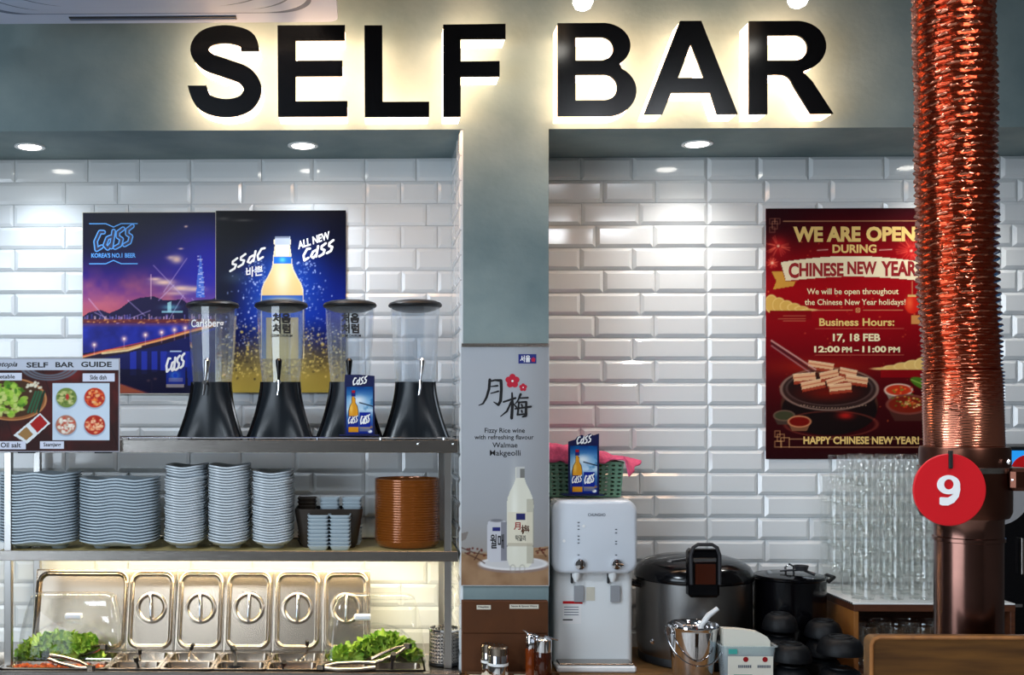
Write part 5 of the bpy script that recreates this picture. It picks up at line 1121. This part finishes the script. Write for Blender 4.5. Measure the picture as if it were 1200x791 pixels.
def cloth(u, v):
    px = 642+u*96; top = np.interp(px, [642, 668, 700, 725, 738], [514, 521, 528, 530, 535]); bot = np.interp(px, [642, 660, 700, 715, 725, 738], [541, 541, 543, 539, 537, 540])
    x = kx0+.004+(XX(px, 3.47)-XX(642, 3.47))
    ys = [3.652, 3.60, 3.54, 3.49, 3.462, 3.456]; zs = [ZZ(top, 3.6, 697)-.012, ZZ(top, 3.6, 697)-.002, ZZ(top, 3.55, 697), ZZ(top+2, 3.49, 697), ZZ(top+6, 3.46, 697), ZZ(bot+1, 3.455, 697)]
    t = v*5; return (x, float(np.interp(t, range(6), ys))-.003*math.sin(26*u+2*v), float(np.interp(t, range(6), zs))+.0035*math.sin(17*u+5*v)+.002*math.sin(41*u))
mb = MB().grid(60, 22, cloth)
xr_ = XX(738, 3.46)
def flap(u, v):
    a = Vector((xr_-.018, 3.458, ZZ(536, 3.46, 697))).lerp(Vector((xr_+.004, 3.60, ZZ(536, 3.6, 697))), u)
    b = Vector((xr_-.006, 3.452, ZZ(559, 3.45, 697))).lerp(Vector((XX(753, 3.5), 3.52, ZZ(541, 3.52, 697))), u**.8)
    q = a.lerp(b, v); return (q.x+.004*math.sin(9*u)*v, q.y, q.z+.002*math.sin(14*u))
mb.grid(18, 12, flap)
o = mb.build('pink_cloth', 'pink_cloth', None, 70, origin=((kx0+kx1)/2, 3.55, kz1)); md = o.modifiers.new('thickness', 'SOLIDIFY'); md.thickness = .004
tag(o, 'bright pink towel spread over the green basket', 'cloth')
o = MB().bbox(XX(702, 3.5), 3.50, kz0+.006, XX(708, 3.5), 3.55, kz1-.006, .002).build('yellow_packet', 'yellow_green', None, origin=(XX(705, 3.5), 3.52, kz0+.006)); tag(o, 'yellow green packet inside the green basket', 'packet')
card(666, 702, 508, 580.5, Yw+.012, 'small blue beer table card on the water dispenser', True)

# --- rice cooker
Yk = 3.53; kx = XX(811, Yk); R_ = 68.5*K(Yk); z0 = ZC+.001
ck = thing('rice_cooker', 'large steel rice cooker with black lid beside the water dispenser', 'rice cooker', (kx, Yk-.02, z0))
cyk = 3.515; R_ = .176; zl = ZZ(677, cyk, 811)
MB().lathe([(R_*.93, 0), (R_*.96, .004), (R_*.96, .022), (R_*.95, .026)], (kx, cyk, z0), 48).build('base', 'black_matte', ck)
MB().lathe([(R_*.95, .026), (R_*.985, .05), (R_, .09), (R_, zl-z0-.001)], (kx, cyk, z0), 64).build('steel_body', 'steel_dark', ck)
MB().lathe([(R_+.003, zl), (R_+.006, zl+.006), (R_+.004, zl+.02), (R_*.96, zl+.040), (R_*.84, zl+.056), (R_*.6, zl+.068), (R_*.3, zl+.074), (.01, zl+.076)], (kx, cyk, 0), 64).build('lid', 'black_gloss', ck, 60)
hx = XX(824, 3.33); yf_ = cyk-R_-.012
MB().bbox(hx-.046, yf_-.012, ZZ(700, yf_, 811), hx+.046, yf_+.03, ZZ(643, yf_, 811), .008).build('latch_block', 'black_gloss', ck)
pts = [(hx-.040, yf_-.016, ZZ(684, yf_, 811)), (hx-.042, yf_-.016, ZZ(650, yf_, 811)), (hx-.034, yf_-.014, ZZ(641, yf_, 811)), (hx-.02, yf_-.012, ZZ(637.5, yf_, 811)), (hx+.022, yf_-.012, ZZ(637.5, yf_, 811)), (hx+.036, yf_-.014, ZZ(641, yf_, 811)), (hx+.043, yf_-.016, ZZ(650, yf_, 811)), (hx+.043, yf_-.016, ZZ(684, yf_, 811))]
MB().tube(pts, .0055, 10).build('latch_handle', 'dark_grey', ck)
MB().bbox(hx-.036, yf_-.018, ZZ(658, yf_, 811), hx+.034, yf_-.010, ZZ(653, yf_, 811), .002).build('chrome_strip', 'chrome', ck)
MB().bbox(hx-.028, yf_-.0165, ZZ(684, yf_, 811), hx+.032, yf_-.0121, ZZ(660, yf_, 811), .001).build('brown_window', 'amber_glass', ck)
MB().tube([(kx-.11, cyk-.06, zl+.052), (kx-.09, cyk-.09, zl+.062), (kx-.05, cyk-.09, zl+.068), (kx-.03, cyk-.07, zl+.071)], .006, 8).build('steam_vent', 'chrome', ck)
for s_ in (-1,): MB().tube([(kx+s_*(R_-.004), cyk-.03, zl-.02), (kx+s_*(R_+.022), cyk-.035, zl-.012), (kx+s_*(R_+.022), cyk+.035, zl-.012), (kx+s_*(R_-.004), cyk+.03, zl-.02)], .008, 10).build('side_handle', 'black_gloss', ck)
MB().lathe([(.008, 0), (.008, -.004), (.004, -.0055)], (XX(770, 3.37), cyk-math.sqrt(R_**2-(XX(770, 3.37)-kx)**2)+.002, ZZ(756, 3.37, 811)), 14, 'y').build('switch', 'chrome', ck)

# --- steel bucket with white scoop
Yu = 3.262; ux = XX(812, Yu); z0 = ZC+.001; ru = 29*K(Yu); hu = ZZ(731, Yu, 812)-z0
bkt = thing('steel_bucket', 'small shiny steel bucket with a wire handle in front of the rice cooker', 'bucket', (ux, Yu, z0))
MB().lathe([(ru*.76, 0), (ru*.79, .003), (ru*.96, hu*.9), (ru*.97, hu*.92), (ru*1.0, hu*.94), (ru*1.03, hu*.97), (ru*1.0, hu), (ru*.97, hu*.985), (ru*.93, hu*.9), (ru*.76, .006), (.004, .004)], (ux, Yu, z0), 48).build('bucket_body', 'chrome', bkt)
hp = [(ux-ru*1.0*math.cos(a)*1.12, Yu-ru*1.0*math.sin(a)-.004, z0+hu*.88-.088*math.sin(a)**.9) for a in [PI*k/22 for k in range(23)]]
MB().tube(hp, .0024, 8).build('wire_handle', 'chrome', bkt)
for s_ in (-1, 1): MB().bbox(ux+s_*ru*1.05-.004, Yu-.01, z0+hu*.80, ux+s_*ru*1.05+.004, Yu+.01, z0+hu*.96, .001).build('handle_lug', 'chrome', bkt)
sp_ = thing('rice_scoop', 'white plastic scoop standing in the steel bucket', 'scoop', (ux+.02, Yu+.015, z0+.01))
MB().tube([(ux+.012, Yu+.02, z0+.02), (ux+.030, Yu+.02, z0+hu*.95), (ux+.052, Yu+.024, z0+hu+.02), (ux+.080, Yu+.028, ZZ(715, Yu, 812))], [.008, .008, .0085, .007], 12).build('scoop_handle', 'white_plastic', sp_)
MB().lathe([(.004, 0), (.022, .004), (.028, .016), (.026, .016), (.02, .006), (.004, .002)], (ux+.008, Yu+.018, z0+.008), 20).build('scoop_bowl', 'white_plastic', sp_)

# --- clear tub with white sachets
Yt = 3.20; tx = XX(878, Yt); z0 = ZC+.001; wt = 62*K(Yt); ht = ZZ(757, Yt, 878)-z0
tb = thing('sachet_tub', 'clear plastic tub with printed green and white front', 'tub', (tx, Yt, z0))
tray(MB(), tx, Yt+.03, z0, wt, .07, ht, .002, .012, .9, flange=.006).build('tub_shell', 'clear_tub', tb)
MB().box(tx-wt*.41, Yt-.0065, z0+.002, tx+wt*.43, Yt-.0050, z0+ht*.74).build('printed_label', 'paper', tb, smooth=0)
MB().box(tx-wt*.30, Yt-.0080, z0+.002, tx+wt*.04, Yt-.0066, z0+ht*.26).build('green_panel', 'green_print', tb, smooth=0); MB().box(tx+wt*.08, Yt-.0080, z0+.002, tx+wt*.42, Yt-.0066, z0+ht*.24).build('green_panel', 'green_print', tb, smooth=0)
for s_ in (-.08, .28): MB().lathe([(.0075, 0), (.0075, -.001)], (tx+wt*s_, Yt-.0066, z0+ht*.66), 16, 'y').build('red_dot', 'red_ink', tb)
for k in range(2):
    for q in range(7): MB().box(tx+wt*(-.22+.36*k)+q*.0055, Yt-.0078, z0+ht*(.44), tx+wt*(-.22+.36*k)+q*.0055+.0035, Yt-.0066, z0+ht*.51).build('print_mark', 'grey_ink', tb, smooth=0)
MB().box(tx-wt*.40, Yt-.0080, z0+ht*.80, tx-wt*.24, Yt-.0066, z0+ht*.93).build('teal_mark', 'teal_print', tb, smooth=0)
mb = MB(); zz0 = z0+ht*.75
pp = [(tx-wt*.44, zz0), (tx+wt*.42, zz0), (tx+wt*.42, ZZ(752, Yt, 878)), (tx+wt*.36, ZZ(747, Yt, 878)), (tx+wt*.2, ZZ(742, Yt, 878)), (tx-wt*.1, ZZ(739, Yt, 878)), (tx-wt*.46, ZZ(738, Yt, 878))]
mb.prism(pp, Yt+.012, Yt+.045); o = mb.build('sachet_bundle', 'paper', None, 0, origin=(tx, Yt+.03, zz0)); tag(o, 'bundle of white paper sachets standing in the printed tub', 'sachets')

# --- black pot
Yp_ = 3.50; ppx = XX(925, Yp_); rp = .108; z0 = ZC+.001; zp = ZZ(682, Yp_-.1, 921)
pt = thing('black_pot', 'large black stock pot with a lid, right of the rice cooker', 'pot', (ppx, Yp_, z0))
MB().lathe([(rp*.94, 0), (rp, .008), (rp, zp-z0-.004), (rp+.004, zp-z0), (rp+.004, zp-z0+.004), (rp-.002, zp-z0+.004)], (ppx, Yp_, z0), 48).build('pot_body', 'black_gloss', pt)
MB().lathe([(rp-.002, zp+.0045), (rp-.004, zp+.008), (rp*.7, zp+.014), (rp*.2, zp+.018), (.01, zp+.018)], (ppx, Yp_, 0), 40).build('pot_lid', 'black_gloss', pt)
MB().tube([(ppx-.018, Yp_-.02, zp+.016), (ppx-.020, Yp_-.02, zp+.034), (ppx-.008, Yp_-.02, zp+.044), (ppx+.006, Yp_-.02, zp+.036), (ppx+.006, Yp_-.02, zp+.016)], .0035, 8).build('lid_loop', 'chrome', pt)
for s_ in (1,): MB().tube([(ppx+s_*(rp-.002), Yp_-.035, zp-.01), (ppx+s_*(rp+.018), Yp_-.03, zp+.004), (ppx+s_*(rp+.018), Yp_+.02, zp+.004), (ppx+s_*(rp-.002), Yp_+.03, zp-.01)], .006, 10).build('pot_handle', 'black_matte', pt)
lad = thing('steel_ladle', 'steel ladle lying on the lid of the black pot', 'ladle', (ppx+.02, Yp_-.05, zp+.02))
MB().tube([(ppx+.052, Yp_-.07, zp+.018), (ppx+.022, Yp_-.05, zp+.030), (ppx-.04, Yp_-.03, zp+.024)], [.005, .004, .003], 8).build('ladle_handle', 'chrome', lad)
MB().lathe([(.004, 0), (.018, .004), (.022, .018), (.020, .018), (.016, .006), (.004, .003)], (ppx+.016, Yp_-.055, zp+.026), 20).build('ladle_bowl', 'dark_grey', lad)
# --- black stone bowls, upside down in piles
def bowls(px, pyt, wpx, Y, n, label):
    x = XX(px, Y); r = wpx/2*K(Y); zt = ZZ(pyt, Y, px); hb = .05; z0 = ZC+.001
    pitch = (zt-hb-z0)/max(1, n-1) if n > 1 else 0
    for k in range(n):
        z = z0+k*pitch; h = hb
        mb = MB().lathe([(r, 0), (r*1.01, .004), (r*.98, h*.3), (r*.97, h*.33), (r*.92, h*.52), (r*.80, h*.78), (r*.62, h*.92), (r*.55, h*.93), (r*.53, h), (r*.42, h), (r*.40, h*.95), (.004, h*.94)], (x, Y, z), 36)
        o = mb.build('black_bowl', 'stone_bowl', None, 45, origin=(x, Y, z)); tag(o, (('topmost ' if k == n-1 else 'lowest ' if k == 0 else 'middle ')+label), 'bowl', 'upturned black bowls before the pot')
bowls(914, 718, 40, 3.345, 3, 'upturned black bowl of the pile in front of the pot')
bowls(965, 726, 42, 3.335, 3, 'upturned black bowl of the rear pile beside the crate')
bowls(927, 753, 46, 3.22, 2, 'upturned black bowl right of the printed tub')
bowls(985, 745, 52, 3.20, 2, 'upturned black bowl of the large front pile by the crate')

# --- wooden crate with glasses
YG0, YG1 = 3.33, 3.68; gx0, gx1 = XX(999, YG0), XX(1190, YG0); zc = ZZ(708, YG0, 1040); z0 = ZC+.001
gx0 = XX(1001, YG0)
cr = thing('wooden_crate', 'brown wooden crate shelf carrying the stacked tumblers', 'crate', ((gx0+gx1)/2, YG0, z0))
MB().bbox(gx0, YG0, zc-.022, gx1, YG1, zc-.002, .001).build('top_board', 'wood_crate', cr)
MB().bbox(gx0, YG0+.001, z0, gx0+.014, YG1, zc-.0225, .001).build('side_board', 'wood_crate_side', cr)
MB().bbox(gx1-.014, YG0+.001, z0, gx1, YG1, zc-.0225, .001).build('side_board', 'wood_crate', cr)
MB().box(gx0+.0145, YG1-.01, z0, gx1-.0145, YG1, zc-.0225).build('back_board', 'wood_crate', cr, smooth=0)
MB().box(gx0+.0145, YG0+.002, z0, gx1-.0145, YG1-.0105, z0+.008).build('bottom_board', 'wood_crate', cr, smooth=0)
t = thing('drain_mat', 'white edged drip tray under the tumblers', 'tray', ((gx0+gx1)/2, YG0, zc-.0015))
MB().bbox(gx0-.003, YG0+.001, zc-.0015, gx1, YG1, zc+.003, .001).build('mat', 'white_plastic', t)
mb = MB()
for k in range(24): mb.box(gx0-.0052, YG0+.004+k*.014, zc-.001, gx0-.0035, YG0+.011+k*.014, zc+.004)
mb.build('ribbed_edge', 'dark_grey', t, smooth=0)
rg = .0385; pit = 26.4*K(3.42)
gm = MB().lathe([(rg*.80, .002), (rg*.82, .0), (rg*.86, .004), (rg*.90, .03), (rg*.93, pit-.004), (rg*1.0, pit), (rg*1.0, pit+.018), (rg*.97, pit+.020), (rg*.94, pit+.018)], (0, 0, 0), 26, cap0=False, cap1=False)
gm.lathe([(.002, .005), (rg*.82, .006)], (0, 0, 0), 26)
gmesh = gm.mesh('tumbler', 'tumbler_glass', 60)
for r_ in range(4):
    for c_ in range(4):
        Yg = YG0+.045+r_*.084; x = gx0+.044+c_*.0885+random.uniform(-.002, .002)+(.004*r_)
        nlev = 6 if not (r_ == 3 and c_ == 0) else 5
        for k in range(nlev):
            o = bpy.data.objects.new('tumbler', gmesh); C.objects.link(o); o.location = (x+random.uniform(-.0008, .0008), Yg, zc+.0035+k*pit*.985); o.rotation_euler = (0, 0, random.random())
            rowd = ['front row', 'second row', 'third row', 'rear row'][r_]; cold = ['leftmost column', 'second column', 'third column', 'column behind the duct'][c_]
            tag(o, ('topmost' if k == nlev-1 else 'lowest' if k == 0 else ordinal(nlev-k)+' from top')+' clear tumbler, '+rowd+', '+cold+' of the crate', 'glass', 'stacked clear tumblers on the crate')
jm = MB().lathe([(.028, 0), (.034, .004), (.036, .03), (.036, .085), (.0345, .10), (.0345, .118), (.0365, .120), (.0365, .126), (.033, .126), (.032, .118), (.033, .1), (.034, .03), (.03, .008), (.002, .006)], (0, 0, 0), 28).mesh('jar', 'tumbler_glass', 60)
for c_ in range(4):
    for r_ in range(2):
        o = bpy.data.objects.new('glass_jar', jm); C.objects.link(o); o.location = (gx0+.056+c_*.082, YG0+.05+r_*.085, z0+.0085)
        tag(o, 'clear glass jar inside the wooden crate, '+['front row', 'rear row'][r_]+', '+['leftmost', 'second', 'third', 'beside the duct'][c_], 'jar', 'glass jars inside the crate')

# --- drinks cooler at the far right
fx0, fx1 = XX(1172, 3.45), XX(1330, 3.45); ff = 3.42
fr = thing('drinks_cooler', 'black drinks cooler with a blue header at the right edge', 'drinks cooler', ((fx0+fx1)/2, ff, ZC))
fx0 = XX(1168, ff)
z_top = ZZ(528, ff, 1190); z_hd = ZZ(578, ff, 1190)
MB().bbox(fx0, ff, ZC+.001, fx1, Y2-.01, z_top+.012, .003).build('cabinet', 'black_matte', fr)
MB().box(fx0+.006, ff-.006, z_hd, fx1-.006, ff-.0005, z_top).build('header_panel', 'header_glow', fr, smooth=0)
MB().lathe([(.052, 0), (.052, -.002)], (XX(1203, ff), ff-.006, ZZ(553, ff, 1190)), 40, 'y').build('red_emblem', 'red_gloss', fr)
mb = MB(); cxe, cze = XX(1203, ff), ZZ(553, ff, 1190); ribbon(mb, [(cxe-.046, cze-.016), (cxe-.026, cze-.002), (cxe, cze-.004), (cxe+.026, cze+.008), (cxe+.046, cze+.006)], .010, ff-.0088); mb.build('emblem_wave', 'white_ink', fr, smooth=0)
MB().box(fx0+.014, ff-.004, ZC+.03, fx1-.014, ff-.0005, z_hd-.012).build('door', 'black_gloss', fr, smooth=0)
MB().bbox(XX(1193, ff), ff-.02, ZZ(672, ff, 1190), XX(1196, ff), ff-.006, ZZ(630, ff, 1190), .001).build('door_handle', 'steel', fr)
MB().bbox(XX(1175, ff), ff-.012, ZZ(711, ff, 1190), XX(1196, ff), ff-.005, ZZ(707, ff, 1190), .001).build('latch', 'chrome', fr)

# ================================================================== FOREGROUND: duct, tags, booth board
YD = 1.95; kD = K(YD)
def cxd(z):                      # centre line of the hose
    py = PY0-(z-EYE)/kD; return XX(float(np.interp(py, [-400, 0, 120, 250, 330, 400, 460, 525], [1113, 1117, 1119.5, 1120.5, 1122, 1126, 1128.5, 1129])), YD)
zb = ZZ(526, YD, 1128); ztop = CEIL
du = thing('exhaust_duct', 'flexible copper extractor duct hanging in the foreground', 'exhaust duct', (XX(1130, YD), YD, .76))
seg = 110; vs = []; R0 = 40.5*kD; z = zb; prs = []
ph = 0
while z < ztop:
    py = PY0-(z-EYE)/kD
    pitch = float(np.interp(py, [-400, 330, 400, 440, 480, 526], [8.9, 8.3, 6.2, 4.0, 3.2, 3.0]))*kD
    amp = float(np.interp(py, [-400, 330, 410, 450, 490, 526], [3.4, 3.2, 2.2, 1.0, .35, .12]))*kD
    for q in range(6):
        w_ = [0, .55, 1.0, .9, .35, .05][q]; prs.append((z+pitch*q/6, R0+amp*(w_*2-1)+(1.6*kD if py > 440 else 0), amp))
    z += pitch
mb = MB(); nz = len(prs); vv = []
lowf = rng.rand(nz, 8)
for i, (z, r, amp) in enumerate(prs):
    for k in range(seg):
        a = 2*PI*k/seg; zz = z+ (8.3*kD)*(a/(2*PI)-.5)*(min(1, amp/(3.2*kD)))
        j = rng.randn()*amp*.08; rr = r+j+.0007*math.sin(3*a+z*30)+amp*.25*math.sin(11*a+i*1.7)*(1 if i % 6 in (1, 2, 3) else 0)
        tilt = -.07*min(1, amp/(3.2*kD))*rr*math.sin(a+.5)
        vv.append((cxd(zz)+rr*math.cos(a), YD+rr*math.sin(a), zz+tilt+rng.randn()*amp*.05))
vs_i = [(i*seg+k, i*seg+(k+1) % seg, (i+1)*seg+(k+1) % seg, (i+1)*seg+k) for i in range(nz-1) for k in range(seg)]
mb.add(vv, vs_i).build('corrugated_hose', 'copper', du, 55)
xcp = XX(1130, YD); zc1_ = ZZ(612, YD, 1130)
MB().lathe([(46*kD, zc1_+.01), (49*kD, zc1_+.02), (49.5*kD, zb-.035), (47.5*kD, zb-.033), (47.5*kD, zb+.0), (46.5*kD, zb+.004), (40*kD, zb+.004)], (xcp, YD, 0), 64).build('collar', 'bronze', du)
MB().lathe([(48*kD, zb-.040), (50*kD, zb-.039), (50*kD, zb-.030), (48*kD, zb-.029)], (xcp, YD, 0), 64, cap0=False, cap1=False).build('collar_band', 'steel', du)
MB().bbox(xcp+.040, YD-.075, ZZ(572, YD, 1130), xcp+.078, YD-.03, ZZ(546, YD, 1130), .006).build('damper_box', 'bronze', du)
for px, py in ((1156, 541), (1161, 562)): MB().lathe([(.0045, 0), (.0045, -.004), (.002, -.006)], (XX(px, YD), YD-.0665, ZZ(py, YD-.06, 1130)), 12, 'y').build('rivet', 'chrome', du)
xp = XX(1135, YD)
MB().lathe([(36*kD, ZZ(634, YD, 1130)), (38*kD, ZZ(633, YD, 1130)), (38*kD, ZZ(629, YD, 1130)), (36.6*kD, ZZ(628, YD, 1130)), (36.6*kD, zc1_+.006), (38*kD, zc1_+.010)], (xp, YD, 0), 56).build('copper_ring', 'copper_pipe', du)
MB().lathe([(36.2*kD, .76), (36.2*kD, ZZ(633, YD, 1130))], (xp, YD, 0), 64).build('lower_pipe', 'copper_pipe', du)
MB().box(xp+36.6*kD, YD-.004, .78, xp+38*kD, YD+.004, ZZ(640, YD, 1130)).build('edge_strip', 'chrome', du, smooth=0)  # thin bright strip down the right edge of the lower pipe
# number tag
Yn = 1.86; kN = K(Yn); xn, zn = XX(1113, Yn), ZZ(574, Yn, 1113)
nt_ = thing('number_tag', 'round red number 9 tag hanging on the copper duct', 'number tag', (xn, Yn, zn-42*kN))
MB().lathe([(41*kN, .0), (42*kN, .0008), (42*kN, .0030), (41*kN, .0038)], (xn, Yn, zn), 72, 'y').build('disc', 'red_tag', nt_, 20)
cu = arc(1111.5, 566, 11.5, 9.6, 0, 360, 40)[:-1]; inn = arc(1111.5, 566, 5.2, 4.6, 0, 360, 30)[:-1]
def pxmesh(loops, Y, name, m, parent, th=.0006):
    c = bpy.data.curves.new(name, 'CURVE'); c.dimensions = '2D'; c.fill_mode = 'BOTH'; c.extrude = th/2
    for lp in loops:
        s_ = c.splines.new('POLY'); s_.points.add(len(lp)-1); s_.use_cyclic_u = True
        for p, (x, y) in zip(s_.points, lp): p.co = (XX(x, Y), ZZ(y, Y, 1113), 0, 1)
    return curve_obj(c, Y-th/2, name, m, parent)
nine = [arc(1111.5, 568, 13.5, 11.2, -8, 205, 30)+arc(1111.5, 568, 13.5, 11.2, 205, 292, 10)+[(1117.5, 575.5)]+[(1116, 580), (1111, 583), (1102, 582.6), (1101, 583.5), (1101, 591), (1104, 592.3), (1111, 592.3), (1118, 589), (1123.5, 582), (1125.2, 574)],
        arc(1111.8, 567.6, 5.6, 6.0, 0, 360, 28)[:-1]]
pxmesh(nine, Yn-.0006, 'number_nine', 'white_ink', nt_)
MB().bbox(XX(1111.5, Yn), Yn-.003, ZZ(549, Yn, 1113), XX(1116, Yn), Yn+.002, ZZ(528, Yn, 1113), .0008).build('hanging_strap', 'rubber', nt_)
g2 = thing('blank_tag', 'round grey tag hanging on the right of the duct collar', 'number tag', (XX(1165, 2.05), 2.05, ZZ(616, 2.05, 1187)))
o = MB().lathe([(41*kN, -.0015), (41*kN, .0015)], (0, 0, 0), 56, 'y').build('disc', 'grey_tag', g2, 20, world=False); o.location = (0, 0, 41*kN); o.rotation_euler = (0, 0, math.radians(-12))
MB().bbox(XX(1163, 2.05), 2.046, ZZ(548, 2.05, 1187), XX(1167, 2.05), 2.049, ZZ(528, 2.05, 1187), .0005).build('hanging_strap', 'rubber', g2)
# booth back board
YB_ = 1.80; xb0 = XX(1021, YB_); zt = ZZ(747, YB_, 1110); xb1 = XX(1330, YB_)
bb = thing('booth_backrest', 'brown wooden seat back in the lower right foreground', 'booth backrest', ((xb0+xb1)/2, YB_, 0))
r_ = .012
pts = [(xb0, .0), (xb1, .0), (xb1, zt)]+[(xb0+r_-r_*math.sin(a), zt-r_+r_*math.cos(a)) for a in [k*PI/2/6 for k in range(7)]]
MB().prism(pts, YB_, YB_+.028).build('board', 'wood', bb, 20)
pts2 = [(xb0+.004, YB_+.014, .02), (xb0+.004, YB_+.014, zt-r_), (xb0+.012, YB_+.014, zt-.003), (xb1, YB_+.014, zt-.003)]
MB().tube([(xb0+.001, YB_+.001, .02), (xb0+.001, YB_+.001, zt-r_), (xb0+.005, YB_+.001, zt-.004), (xb0+.013, YB_+.001, zt-.001), (xb1-.002, YB_+.001, zt-.001)], .0035, 8).build('edge_trim', 'wood_crate_side', bb)
tbm = thing('dining_table', 'wooden grill table carrying the extractor duct behind the seat back', 'table', (XX(1150, YD), YD+.1, 0))
MB().bbox(xb0+.02, 1.835, .72, xb1, 2.35, .755, .003).build('table_top', 'wood', tbm)
for sx in (xb0+.08, xb1-.1): MB().bbox(sx, 2.05, 0, sx+.06, 2.11, .719, .003).build('table_leg', 'black_matte', tbm)
